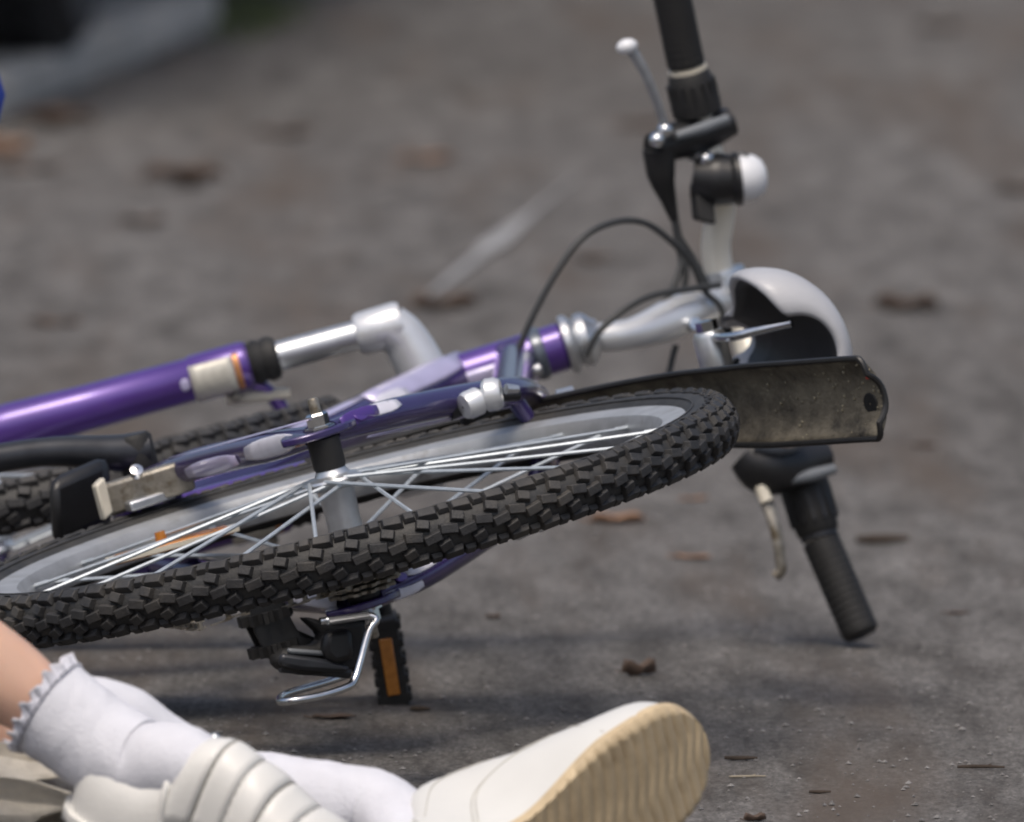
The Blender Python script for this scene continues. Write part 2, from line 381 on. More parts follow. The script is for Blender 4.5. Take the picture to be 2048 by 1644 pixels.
def twig(px, py, wpx, m, label, group=None, rot=0, r=.0016, seed=0, name='twig', cat_='twig'):
    rnd = random.Random(seed); p = ground(px, py, 0); s = (p - CAM).length / FPX; h = wpx * s / 2
    b = MB(); pts = cat([Vector((t * h, rnd.uniform(-.05, .05) * h, r * 1.1 + rnd.uniform(0, .05) * h)) for t in (-1, -.4, .2, 1)], 4)
    b.tube(pts, [r * .7, r, r * .9, r * .5], 7)
    a = pts[8]; b.tube([a, a + Vector((h * .25, h * .15, h * .10))], [r * .6, r * .3], 6)
    o = b.build(name, m); o.location = p; o.rotation_euler = (0, 0, rot); return tag(o, label, cat_, group)
leaf(1278, 1352, 74, 'leaf1', .95, 'curled dark brown leaf on the asphalt beyond the beige shoe sole', rot=.4, seed=1)
leaf(1235, 1046, 110, 'leaf2', .35, 'orange dry leaf lying just behind the knobbly rear tyre', rot=.1, seed=2)
leaf(1385, 1118, 78, 'leaf2', .22, 'small reddish leaf between rear tyre and fallen brake lever', rot=-.2, seed=3)
leaf(1390, 1000, 60, 'leaf2', .2, 'small tan leaf behind the end of the rear tyre', rot=.5, seed=33)
twig(1765, 1090, 105, 'leaf3', 'thick brown twig on the road beside the lower handlebar grip', rot=.08, r=.0045, seed=4)
twig(1962, 1540, 95, 'leaf3', 'dark forked twig on bare asphalt right of the beige sole', rot=.05, r=.0016, seed=5)
twig(1482, 1522, 66, 'leaf3', 'short black twig beside the toe of the beige sole', rot=-.05, r=.0018, seed=6)
twig(1495, 1556, 74, 'leaf4', 'thin pale straw beside the toe of the beige sole', rot=.1, r=.0010, seed=7, name='straw', cat_='straw')
leaf(1510, 1643, 46, 'leaf1', .7, 'small dark leaf right below the beige shoe sole', rot=.3, seed=8)
leaf(988, 1238, 30, 'leaf1', .8, 'tiny brown leaf between the pedal and the fallen grip', rot=.3, seed=9)
leaf(668, 1438, 90, 'leaf1', .22, 'flat brown leaf on the ground between derailleur guard and white sock', rot=.2, seed=10)
twig(840, 1424, 40, 'leaf3', 'tiny dark twig on the ground below the black pedal', r=.0022, seed=11)
twig(1640, 1588, 44, 'leaf3', 'small dark bark chip on asphalt beside the beige sole', r=.0014, seed=12)
def place_words(x, y):
    if x < 160 and y < 420: return 'on the road close to the kerb'
    if x > 1580: return 'on open asphalt on the handlebar side of the bicycle'
    if x > 1100: return 'on asphalt seen behind the raised cable loop'
    if 700 < x: return 'on the road beside the worn paint streak'
    return 'on the road behind the purple fork leg'
for i, (x, y, wd, m, hh) in enumerate([(1812, 622, 130, 'leaf1', .6), (890, 620, 140, 'leaf1', .55), (570, 275, 120, 'leaf1', .5), (370, 372, 170, 'leaf1', .5), (110, 256, 170, 'leaf1', .5), (14, 318, 90, 'leaf2', 1.0), (55, 345, 130, 'leaf1', .4),
        (290, 448, 90, 'leaf1', .4), (855, 322, 120, 'leaf2', .35), (1290, 255, 110, 'leaf1', .35), (1185, 528, 100, 'leaf1', .5), (650, 690, 110, 'leaf1', .4), (110, 652, 110, 'leaf1', .4),
        (2040, 385, 90, 'leaf1', .5), (1880, 60, 90, 'leaf1', .4), (1640, 705, 60, 'leaf1', .3), (1850, 895, 50, 'leaf1', .3), (1915, 1228, 50, 'leaf1', .25)]):
    leaf(x, y, wd, m, hh, ('pale orange leaf ' if m == 'leaf2' else 'dry brown leaf ') + place_words(x, y), 'leaves scattered on the road', random.uniform(-.5, .5), seed=20 + i)

# ================================================================== BICYCLE
bike = empty('bicycle')
mw = BM.to_4x4(); mw.translation = BT; bike.matrix_world = mw
tag(bike, 'purple and white mountain bicycle lying on its side, rear wheel foremost', 'bicycle')
AX = Vector((0, 1, 0))
TR, TT = .2800, .0192               # tyre: centre radius, tube radius
def wdir(a): return Vector((math.cos(a), 0, math.sin(a)))
def make_wheel_meshes():
    me = {}
    b = MB(); n = 96; rings = []
    prof = [(.2445, -.004), (.2480, -.011), (.2560, -.0125), (.2660, -.0135), (.2670, -.0115), (.258, -.0105), (.258, .0105), (.2670, .0115), (.2660, .0135), (.2560, .0125), (.2480, .011), (.2445, .004)]
    for k in range(n):
        d = wdir(2 * math.pi * k / n); rings.append(b.ring([d * r + AX * h for r, h in prof]))
    me['rim'] = b.skin(rings, True).mesh('rim', 30)
    b = MB(); rings = []
    for k in range(128):
        d = wdir(2 * math.pi * k / 128); rings.append(b.ring([d * (TR + TT * math.cos(t)) + AX * TT * .98 * math.sin(t) for t in [R(-142) + R(284) * j / 18 for j in range(19)]] + [d * .262]))
    me['tyre'] = b.skin(rings, True).mesh('tyre', 60)
    b = MB(); NP = 70
    def pt(a, t, r): d = wdir(a); return d * (TR + r * math.cos(t)) + AX * r * math.sin(t)
    def knob(a, t, la, lt, h, tw=0, tp=.82):
        d = wdir(a); tg = Vector((-math.sin(a), 0, math.cos(a))); nn = d * math.cos(t) + AX * math.sin(t); s = tg.cross(nn).normalized()
        x = tg * math.cos(tw) + s * math.sin(tw); y = s * math.cos(tw) - tg * math.sin(tw)
        b.box(pt(a, t, TT + h * .42), x * la, y * lt, nn * h * .58, tp)
    da = 2 * math.pi / NP
    for k in range(NP):
        a = k * da; jit = random.uniform(-.03, .03)
        for sgn in (-1, 1):
            a2 = a + (da * .5 if sgn > 0 else 0)
            knob(a2, sgn * R(50), .0082, .0046, .0044, sgn * .10, .78)
            knob(a2 + da * .5, sgn * R(56), .0046, .0046, .0036, 0, .75)
            knob(a2 + da * .22, sgn * R(26), .0056, .0042, .0042, sgn * .35, .8)
        knob(a + da * .05, R(5), .0078, .0040, .0044, .18 + jit, .8)
        knob(a + da * .55, R(-5), .0078, .0040, .0044, -.18 + jit, .8)
    for sgn in (-1, 1):                                                      # scalloped ridge on the sidewall
        pts = []
        for k in range(NP * 8):
            ph = (k / 8 + (.5 if sgn > 0 else 0)) % 1
            t = R(64 + 17 * abs(math.sin(math.pi * ph)) ** .8); pts.append(pt(2 * math.pi * k / (NP * 8), sgn * t, TT + .0003))
        b.tube(pts, .0012, 5, closed=True)
        b.tube([pt(2 * math.pi * k / 128, sgn * R(112), TT + .0002) for k in range(128)], .0008, 5, closed=True)
    me['tread'] = b.mesh('tread', 30)
    hubs = {}
    for nm, olp in (('rear', .066), ('front', .050)):
        b = MB(); fl = .030 if nm == 'rear' else .033
        b.lathe((0, 0, 0), AX, [(.001, -olp + .004), (.009, -olp + .004), (.010, -fl - .010), (.0135, -fl - .004), (.0235, -fl - .0018), (.0245, -fl), (.0235, -fl + .0022), (.0140, -fl + .007), (.0128, 0), (.0140, fl - .007), (.0235, fl - .0022), (.0245, fl), (.0235, fl + .0018), (.0135, fl + .004), (.010, fl + .010), (.009, olp - .004), (.001, olp - .004)], 28)
        me['hub_' + nm] = b.mesh('hub', 35)
        for side in (-1, 1):
            for ld in (-1, 1):
                b = MB(); a = R(52) * ld
                p0 = wdir(a) * .0215 + AX * (fl + .0016 * ld) * side; p1 = wdir(0) * .2455 + AX * .002 * side
                b.tube([p0, p0.lerp(p1, .5), p1], .00155, 6)
                b.tube([p1 - (p1 - p0).normalized() * .012, p1 + Vector((.004, 0, 0))], .0022, 6)
                me[f'spoke_{nm}{side}{ld}'] = b.mesh('spoke')
    return me
WM = make_wheel_meshes()
def make_wheel(nm, centre, spin, tilt=0):
    wh = link('wheel', WM['rim'], 'rim', bike); wh.location = centre
    wh.rotation_mode = 'QUATERNION'; q = Quaternion(AX, -spin)
    if tilt: q = Quaternion(STEER, tilt) @ q
    wh.rotation_quaternion = q
    wh['label'] = f'{nm} wheel'
    link('tyre', WM['tyre'], 'rubber', wh); tag(link('tread', WM['tread'], 'tread', wh, bevel=.0016), kind='stuff'); link('hub', WM['hub_' + nm], 'alu', wh)
    for k in range(36):
        side = 1 if k % 2 == 0 else -1; ld = 1 if (k // 2) % 2 == 0 else -1
        o = link('spoke', WM[f'spoke_{nm}{side}{ld}'], 'spoke', wh); o.rotation_euler = (0, -2 * math.pi * k / 36, 0)
    v = MB(); d = wdir(2.15); v.tube([d * .245, d * .215], [.003, .0025], 8); v.build('valve', 'black', wh)
    return wh
rear = make_wheel('rear', (0, 0, 0), R(4))
# amber spoke reflector, in the lower left of the wheel
def inwheel(px, py, l):
    d = BI @ ray(px, py); o = BI @ (CAM - BT); return o + d * ((l - o.y) / d.y)
def reflector(wh, p0, p1, wdt, th=.006):
    inv = Matrix.LocRotScale(wh.location, wh.rotation_quaternion, None).inverted()
    p0, p1 = inv @ p0, inv @ p1; x = (p1 - p0) / 2; y = AX; z = x.cross(y).normalized()
    o = MB().box((p0 + p1) / 2, x, z * wdt, AX * th * .5, .92).build('reflector', 'orange', wh, bevel=.002)
    MB().box((p0 + p1) / 2 - z * wdt * .1, x * 1.06, z * wdt * 1.12, AX * th * .3).build('reflector_backing', 'cream_decal', wh)
    MB().tube([(p0 + p1) / 2 + AX * .003 - x * .15, (p0 + p1) / 2 + AX * .012 - x * .15], [.005, .004], 10).build('reflector_clip', 'orange', wh)
reflector(rear, inwheel(222, 1122, .004), inwheel(468, 1056, .004), .013)

# ---- helper: straight tube between pixel/depth points
def T(name, pts, r, m, parent=bike, n=18, smooth=0, **k):
    p = [P(*q) if len(q) == 3 and abs(q[0]) > 3 else Vector(q) for q in pts]
    if smooth: p = cat(p, smooth)
    return MB().tube(p, r, n, **{kk: vv for kk, vv in k.items() if kk in ('up', 'flat')}).build(name, m, parent, bevel=k.get('bevel', 0))
def patch(p0, p1, r, name, m, parent, t0, t1, a0=-70, a1=70, face=None, n=10, taper=True):
    """decal: a thin shell lying on a straight tube p0-p1, spread around the direction face"""
    p0, p1 = Vector(p0), Vector(p1); t = (p1 - p0).normalized(); x = Vector(face or TOCAM); x = (x - t * x.dot(t)).normalized(); y = t.cross(x)
    rows = []
    for i in range(7):
        c = p0.lerp(p1, t0 + (t1 - t0) * i / 6); rr = (r if not isinstance(r, tuple) else r[0] + (r[1] - r[0]) * (t0 + (t1 - t0) * i / 6)) + .0007
        m_ = (a0 + a1) / 2; k_ = (a1 - a0) / 2 * ((.55, .86, 1, 1, 1, .86, .55)[i] if taper else 1)
        rows.append([c + (x * math.cos(R(m_ + k_ * (j / n * 2 - 1))) + y * math.sin(R(m_ + k_ * (j / n * 2 - 1)))) * rr for j in range(n + 1)])
    return MB().grid(rows).build(name, m, parent, solid=.0006)

# ---- main frame
BB = Vector((.375, 0, -.035))
head_b, head_t = P(872, 772, .765), P(1128, 692, .735)
STEER = (head_t - head_b).normalized()
seat_t = Vector((.275, 0, .285)); sdir = (seat_t - BB).normalized()
dropL, dropR = P(634, 862, 0.0), P(700, 1226, 0.0)
dropL, dropR = Vector((0, .066, 0)), Vector((0, -.066, 0))
htube = T('head_tube', [head_b, head_t], .0195, 'purple', n=24, bevel=.002)
patch(head_b, head_t, .0195, 'decal', 'lilac', htube, .0, .74, -8, 105, TOCAM)  # bright highlight on the head tube, painted as a pale lilac patch
patch(head_b, head_t, .0195, 'decal', 'violet', htube, .50, .72, -60, 5, TOCAM)
T('top_tube', [head_b.lerp(head_t, .62), BB.lerp(seat_t, .86)], [.0165, .0165], 'violet', n=20)
dt0, dt1 = head_b.lerp(head_t, .12), BB
dtube = T('down_tube', [dt0, dt1], [.021, .021], 'violet', n=22)
patch(dt0, dt1, .021, 'decal', 'lilac', dtube, -.02, .30, 8, 80, TOCAM); patch(dt0, dt1, .021, 'decal', 'lilac', dtube, .30, .55, 45, 66, TOCAM)  # highlight along the down tube's upper edge, painted in lilac
patch(dt0, dt1, .021, 'decal', 'white_decal', dtube, .20, .30, -5, 40, TOCAM)
T('seat_tube', [BB, seat_t], .0165, 'purple', n=20)
MB().lathe(BB - AX * .036, AX, [(.001, 0), (.02, 0), (.0205, .003), (.0205, .069), (.02, .072), (.001, .072)], 28).build('bottom_bracket_shell', 'violet', bike)
ssL = cat([dropL + V(.006, -.002, .010), dropL + V(.05, -.006, .075), V(.16, .040, .205), seat_t + V(.012, .017, -.015)], 6)
ssR = [V(p.x, -p.y, p.z) for p in ssL]
csL = cat([dropL + V(.010, -.002, -.004), V(.09, .058, -.012), V(.24, .046, -.022), BB + V(-.012, .030, .0)], 6)
csR = [V(p.x, -p.y, p.z) for p in csL]
for nm, pth, rr in (('seat_stay', ssL, [.0085, .0115, .0120, .010]), ('seat_stay', ssR, [.0085, .0115, .0120, .010]), ('chain_stay', csL, [.0085, .0115, .012, .011]), ('chain_stay', csR, [.0085, .0115, .012, .011])):
    o = MB().tube(pth, rr, 16).build(nm, 'violet', bike)
    if nm == 'seat_stay':
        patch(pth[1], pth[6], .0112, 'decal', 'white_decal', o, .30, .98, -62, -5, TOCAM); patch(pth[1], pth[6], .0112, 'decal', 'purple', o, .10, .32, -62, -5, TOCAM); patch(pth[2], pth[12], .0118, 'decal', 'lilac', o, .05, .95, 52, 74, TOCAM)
    else:
        patch(pth[4], pth[15], .0120, 'decal', 'white_decal', o, -.18, .22, -40, 35, TOCAM); patch(pth[4], pth[15], .0120, 'decal', 'lilac', o, .30, .72, -45, 15, TOCAM)
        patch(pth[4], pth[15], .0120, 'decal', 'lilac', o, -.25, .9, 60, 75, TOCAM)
MB().tube([csL[15], csR[15]], .008, 14).build('chain_stay_bridge', 'violet', bike)
MB().tube([ssL[12], (ssL[12] + ssR[12]) / 2 + V(.01, 0, .02), ssR[12]], .007, 14).build('seat_stay_bridge', 'violet', bike)
for s, d in ((1, dropL), (-1, dropR)):                                   # dropout plates
    pl = [d + V(*q) for q in ((-.017, 0, -.010), (-.012, 0, .012), (.004, 0, .030), (.022, 0, .036), (.030, 0, .022), (.044, 0, .004), (.060, 0, -.004), (.058, 0, -.018), (.030, 0, -.018), (.008, 0, -.030), (-.006, 0, -.034), (-.014, 0, -.024))]
    o = MB().prism(pl, (0, .003, 0)).build('dropout', 'violet', bike, bevel=.0015)
    patch(d + V(.006, s * .001, .004), d + V(.05, s * .001, .08), .011, 'decal', 'purple' if s > 0 else 'white_decal', o, .1, .6, -30, 30, TOCAM)
# axle, spacer and nuts
for s in (1, -1):
    MB().lathe((0, 0, 0), AX * s, [(.001, .038), (.0115, .038), (.0125, .041), (.0125, .0615), (.0105, .0625), (.001, .0625)], 20).build('axle_spacer', 'blackm', bike)
    nut = MB().lathe((0, 0, 0), AX * s, [(.001, .0695), (.0115, .0695), (.0115, .0712), (.0085, .0714), (.0085, .0795), (.0070, .081), (.001, .081)], 6).build('axle_nut', 'chrome', bike)
    MB().lathe((0, 0, 0), AX * s, [(.001, .078), (.0042, .078), (.0042, .091), (.0032, .0925), (.001, .0925)], 12).build('axle_end', 'dull', bike)
# rim brake on the seat stays
for s in (1, -1):
    c = P(918, 812, .095) if s > 0 else V(.105, -.05, .16)
    ux = (P(1000, 776, .10) - P(918, 812, .095)).normalized(); near = V(-.020, 0, -.004) if s > 0 else V(0, -.004, 0)
    MB().tube([c - ux * .010, c + ux * .022 - V(.004, 0, 0), c + ux * .034 - V(.002, .004 * s, 0), c + ux * .050 - V(0, .010 * s, 0)], [.010, .009, .007, .006], 12, flat=.8).build('brake_arm', 'black', bike)
    MB().lathe(c + near, ux, [(.001, 0), (.0095, .001), (.0108, .004), (.0108, .014), (.0080, .017), (.0060, .022), (.001, .022)], 18).build('brake_boss', 'white_alloy', bike)
    k = c + near + ux * .024 + V(-.004, .001, 0)
    MB().lathe(k, (ux * .8 - V(.5, 0, 0) - AX * .15 * s), [(.001, -.006), (.0100, -.006), (.0128, -.003), (.0128, .004), (.0105, .008), (.0062, .008), (.0062, .003), (.001, .003)], 14).build('brake_bolt', 'white_alloy', bike)
    MB().tube([k + ux * .012 - V(.004, 0, 0), k + ux * .022 - AX * .004 - V(.004, 0, 0)], [.0042, .003], 8).build('cable_pinch', 'alu', bike)
    MB().box(c + V(.03, -.012 * s, .024), ux * .016, V(0, .005, 0), ux.cross(AX) * .0055).build('brake_pad', 'blackm', bike, bevel=.003)

# ---- cranks, pedals, chain
cl = (P(-170, 948, .385) - P(280, 905, .375)).normalized()
b0 = P(272, 902, .375); e = b0 + cl * .160
co = MB().tube(cat([b0 - cl * .008, b0 + cl * .016, b0 + cl * .075 + AX * .006, e, e + cl * .010], 6), [.015, .014, .0110, .0115, .0110], 16, up=AX, flat=1.0).build('crank_arm', 'dark', bike)
MB().lathe(b0 - AX * .026, AX, [(.001, 0), (.010, 0), (.0145, .008), (.0145, .036), (.012, .039), (.001, .039)], 20).build('crank_boss', 'blackm', co)
MB().ball(b0 - AX * .022 - V(.012, 0, -.002), .0035, 10, 6).build('crank_bolt', 'chrome', co)
def pedal(c, ax, face, name='pedal', m='blackm'):
    """c axle root, ax axle direction, face = direction of the reflector edge"""
    ax = ax.normalized(); fx = (face - ax * face.dot(ax)).normalized(); z = ax.cross(fx)
    b = MB(); mid = c + ax * .050
    b.box(mid + fx * .036, ax * .042, z * .011, fx * .006, .95); b.box(mid - fx * .036, ax * .042, z * .011, fx * .006, .95)
    b.box(mid + ax * .042, ax * .005, fx * .040, z * .012); b.box(mid - ax * .036, ax * .005, fx * .038, z * .011)
    for q in (-.018, .0, .018): b.box(mid + fx * q, ax * .040, z * .008, fx * .0025)
    b.tube([c - ax * .006, c + ax * .09], .0085, 12)
    for k in range(6):
        for sg in (-1, 1): b.box(mid + fx * .036 * sg + ax * (-.035 + k * .014) + z * .0, ax * .0035, z * .0135, fx * .0062)
    o = b.build(name, m, bike, bevel=.0015)
    for sg in (1, -1): MB().box(mid + fx * .0432 * sg - ax * .004, ax * .022, z * .0050, fx * .0016).build('pedal_reflector', 'orange', o, bevel=.0008)
    MB().tube([c - ax * .012, c + ax * .004], .006, 10).build('pedal_axle', 'chrome', o)
    return o
ptop, pbot = P(762, 1218, .40), P(788, 1382, .40)
pedal(ptop + (ptop - pbot).normalized() * .004, pbot - ptop, TOCAM)
MB().tube([BB - AX * .056, BB - AX * .056 + (ptop - BB + AX * .056) * .35 + AX * .006, ptop + AX * .004], [.013, .011, .011], 14).build('crank_arm', 'dark', bike)
pedal(e + AX * .004, AX, TOCAM)
# chain ring, cassette, chain, derailleur
def gear(c, n, rr, th, name, m, parent, hole=.0):
    b = MB(); pts = []
    for k in range(n):
        a = 2 * math.pi * k / n; da = 2 * math.pi / n
        for q, r in ((-.32, rr - .006), (-.14, rr), (.14, rr), (.32, rr - .006)): pts.append(c + wdir(a + q * da) * r)
    b.prism(pts, AX * th); return b.build(name, m, parent)
cring = gear(BB - AX * .046, 38, .078, .0012, 'chainring', 'dark', bike); gear(BB - AX * .052, 32, .066, .0012, 'chainring', 'dull', bike)
for k, (n, rr) in enumerate(((24, .050), (20, .043), (17, .037), (14, .031), (12, .026))): gear(V(0, -.036 - .005 * k, 0), n, rr, .0011, 'sprocket', 'dull', bike)
MB().lathe((0, -.032, 0), AX, [(.018, 0), (.058, -.002), (.060, 0), (.058, .001), (.018, .002)], 40).build('spoke_protector', 'black', bike)
ch = MB()
def chain_run(a, b):
    d = (b - a).normalized(); n = int((b - a).length / .0127); z = d.cross(AX)
    for k in range(n):
        c = a + d * (.0127 * (k + .5)); wl = .0036 if k % 2 else .0024
        for s in (-1, 1): ch.box(c + AX * wl * s, d * .0082, z * .0038, AX * .0005)
        ch.tube([c - d * .0063 - AX * .004, c - d * .0063 + AX * .004], .0022, 6)
y1 = -.046
chain_run(V(-.004, y1, .036), V(BB.x - .01, y1, BB.z + .077)); chain_run(V(.035, y1 - .004, -.118), V(BB.x - .02, y1, BB.z - .075))
chain_run(V(-.03, y1, -.02), V(.018, y1 - .004, -.062)); chain_run(V(.018, y1, -.062), V(.048, y1 - .004, -.105))
tag(ch.build('chain', 'dull', bike), kind='stuff')
# rear derailleur hanging outside the right dropout
def outline(pts, f): return [P(x, y, f) for x, y in pts]
der = MB().prism(outline([(600, 1232), (660, 1246), (722, 1240), (728, 1290), (716, 1340), (660, 1352), (600, 1350), (556, 1340), (540, 1318), (560, 1300), (590, 1292), (628, 1290), (640, 1270)], .0), V(.012, 0, 0)).build('derailleur', 'blackm', bike, bevel=.006)
MB().prism(outline([(648, 1262), (700, 1256), (706, 1318), (664, 1330), (640, 1306)], -.016), V(.007, 0, 0)).build('derailleur_body', 'black', der, bevel=.005)
MB().prism(outline([(560, 1306), (650, 1318), (700, 1334), (690, 1346), (600, 1340), (556, 1330)], -.016), V(.004, 0, 0)).build('derailleur_link', 'dark', der, bevel=.003)
MB().prism(outline([(574, 1296), (650, 1302), (654, 1312), (576, 1308)], -.014), V(.003, 0, 0)).build('derailleur_link', 'grey', der, bevel=.002)
for dy, dm in ((-.008, 'black'), (.008, 'blackm')):
    MB().prism([p + AX * dy * .4 + V(dy * 1.2, 0, 0) for p in outline([(486, 1196), (560, 1196), (572, 1230), (590, 1262), (640, 1284), (636, 1306), (590, 1316), (540, 1326), (520, 1300), (498, 1256)], .022)], V(.0014, 0, 0)).build('derailleur_cage', dm, der, bevel=.0008)
for px, py, rr in ((530, 1232, .021), (548, 1296, .020)): gear(P(px, py, .022), 11, rr, .004, 'jockey_wheel', 'blackm', der)
MB().tube([P(560, 1334, -.006), P(700, 1346, -.008)], .0045, 10).build('derailleur_pin', 'dark', der)
gp = cat([P(640, 1243, -.03), P(690, 1238, -.03), P(735, 1232, -.032), P(752, 1240, -.034), P(738, 1262, -.036), P(722, 1320, -.040), P(708, 1362, -.045), P(690, 1376, -.05), P(640, 1392, -.055), P(585, 1402, -.055), P(560, 1403, -.04), P(572, 1388, .0), P(640, 1368, .03), P(690, 1352, .04)], 6)
guard = MB().tube(gp, .0030, 10).build('derailleur_guard', 'chrome', bike)
MB().tube([P(655, 1243, -.034), P(735, 1231, -.036)], .0072, 10, flat=.4).build('guard_bracket', 'alu', guard)
# bottom bracket cover and stand bracket on the chain stays
MB().box(P(160, 1002, .34), V(.012, .002, .030), V(-.004, .027, .004), V(.018, 0, .004), .9).build('chain_stay_protector', 'black', bike, bevel=.010)
c = P(290, 975, .28); dx = (P(380, 945, .27) - P(205, 1000, .30)) / 2
o = MB().box(c, dx, AX * .0125, V(.012, 0, 0), .92).build('stand_bracket', 'dull', bike, bevel=.003)
MB().box(P(205, 998, .272), V(.002, .002, .005), AX * .014, V(.006, 0, 0)).build('bracket_flange', 'cream_decal', o, bevel=.002)
MB().lathe(P(372, 938, .262), (-.8, .6, 0), [(.001, 0), (.007, 0), (.007, .005), (.001, .006)], 6).build('bracket_bolt', 'alu', o)
MB().lathe(P(272, 948, .262), (-.8, .6, 0), [(.001, 0), (.005, 0), (.005, .006), (.001, .007)], 10).build('bracket_bolt', 'chrome', o)
MB().box(P(300, 1000, .27), V(.004, 0, .020), AX * .004, V(.008, 0, 0)).build('bracket_strip', 'alu', o, bevel=.002)

# ---- seat post and saddle
sp_top = P(1418, 732, .235); sp_b = seat_t
sp_end = P(1412, 782, .235)
T('seat_post', [BB.lerp(seat_t, .8), seat_t.lerp(sp_end, .5) - AX * .006, sp_end], [.0128, .0128, .0115], 'alu', n=20)
MB().lathe(seat_t - sdir * .004, sdir, [(.0170, 0), (.0200, .001), (.0200, .014), (.0170, .015), (.0135, .015)], 24).build('seat_clamp', 'alu', bike)
su = V(-.1, 0, .99).normalized(); sf = V(.99, 0, .1).normalized()
scen = P(1500, 706, .20); scen.y = sp_top.y
clampo = MB().lathe(sp_top - AX * .026 + su * .006, AX, [(.001, 0), (.011, 0), (.013, .004), (.013, .048), (.011, .052), (.001, .052)], 20).build('saddle_clamp', 'alu', bike)
for s in (-1, 1): MB().lathe(sp_top + AX * .026 * s + su * .006, AX * s, [(.001, 0), (.0085, 0), (.0085, .008), (.001, .009)], 6).build('clamp_nut', 'chrome', clampo)
sad = MB(); rows = []
def srow(x, half, rise, drop):
    out = []
    for j in range(17):
        t = j / 16 * 2 - 1; a = t * R(98)
        out.append(sp_top + sf * x + AX * (half * math.sin(a)) + su * (.046 + rise - drop + drop * max(-.25, math.cos(a))))
    return out
for x, half, rise, drop in ((-.118, .030, .026, .030), (-.112, .054, .034, .046), (-.098, .066, .040, .058), (-.06, .069, .043, .062), (-.02, .058, .040, .054), (.03, .040, .037, .040), (.08, .026, .036, .030), (.125, .021, .034, .026), (.142, .012, .028, .018)):
    rows.append(srow(x, half, rise, drop))
sad.grid(rows); saddle = sad.build('saddle', 'saddle_white', bike, solid=.008, sub=1)
und = MB(); und.grid([[p - su * .0062 + (sp_top - p).project(AX) * .06 for p in r_[1:-1]] for r_ in rows[1:-1]]); und.build('saddle_base', 'saddle_black', saddle, solid=.004)
for s in (-1, 1):
    MB().tube(cat([sp_top + sf * -.078 + AX * .022 * s + su * .052, sp_top + sf * -.062 + AX * .022 * s + su * .028, sp_top + sf * -.04 + AX * .021 * s + su * .010, sp_top + sf * .03 + AX * .021 * s + su * .010, sp_top + sf * .10 + AX * .012 * s + su * .046], 5), .0036, 10).build('saddle_rail', 'chrome', saddle)

# ---- rear mudguard
path = cat([V(.315, 0, .085), V(.280, 0, .190), V(.215, 0, .275), V(.125, 0, .325), V(.03, 0, .342), V(-.06, 0, .360), V(-.125, 0, .376), V(-.150, 0, .384)], 14)
rows_t = []; nn = len(path)
for i, p in enumerate(path):
    t = (path[min(i + 1, nn - 1)] - path[max(i - 1, 0)]).normalized(); nrm = AX.cross(t)          # points outwards or inwards
    out = nrm if nrm.dot(p) > 0 else -nrm
    x = i / (nn - 1); half = .018 + .0130 * min(1, x * 1.6)
    endf = min(1, max(0, (x - .955) / .045)); half *= (1 - .40 * (1 - math.sqrt(1 - endf * endf)))
    row = []
    for j in range(13):
        q = j / 12 * 2 - 1
        row.append(p + AX * q * half - out * (.011 * abs(q) ** 2.6) - AX * .010 * x)
    rows_t.append(row)
mg = MB().grid(rows_t).build('mudguard', 'mudguard', bike, solid=.0028)
rim_pts = [r_[0] for r_ in rows_t] + [rows_t[-1][j] for j in range(1, 12)] + [r_[-1] for r_ in reversed(rows_t)]
MB().tube(rim_pts, .0024, 8).build('mudguard_edge', 'guard_edge', mg)
e0 = rows_t[-11][6]; tdir = (path[-1] - path[-12]).normalized(); ninn = AX.cross(tdir); ninn = -ninn if ninn.dot(path[-1]) > 0 else ninn
MB().lathe(e0 + ninn * .0012 + AX * -.006, ninn, [(.001, .0012), (.0075, .0012), (.0085, 0)], 16).build('mudguard_hole', 'blackm', mg)
MB().box(rows_t[-6][9] + ninn * .0022, tdir * .0025, AX * .002, ninn * .0008).build('paint_fleck', 'red', mg)
rm = random.Random(3); mu = MB()
for k in range(60):
    i = rm.randint(int(nn * .62), nn - 2); j = rm.randint(1, 11); c = rows_t[i][j] + tdir * rm.uniform(-.006, .006) + AX * rm.uniform(-.002, .002) + ninn * .0016
    r_ = rm.uniform(.0006, .0016); mu.ball(c, r_, 6, 4, (1.4, 1, .6))
tag(mu.build('dried_mud', 'mud', mg), kind='stuff')
MB().tube([seat_t + V(-.01, 0, .02), path[42]], [.006, .005], 10).build('mudguard_stay', 'black', mg)

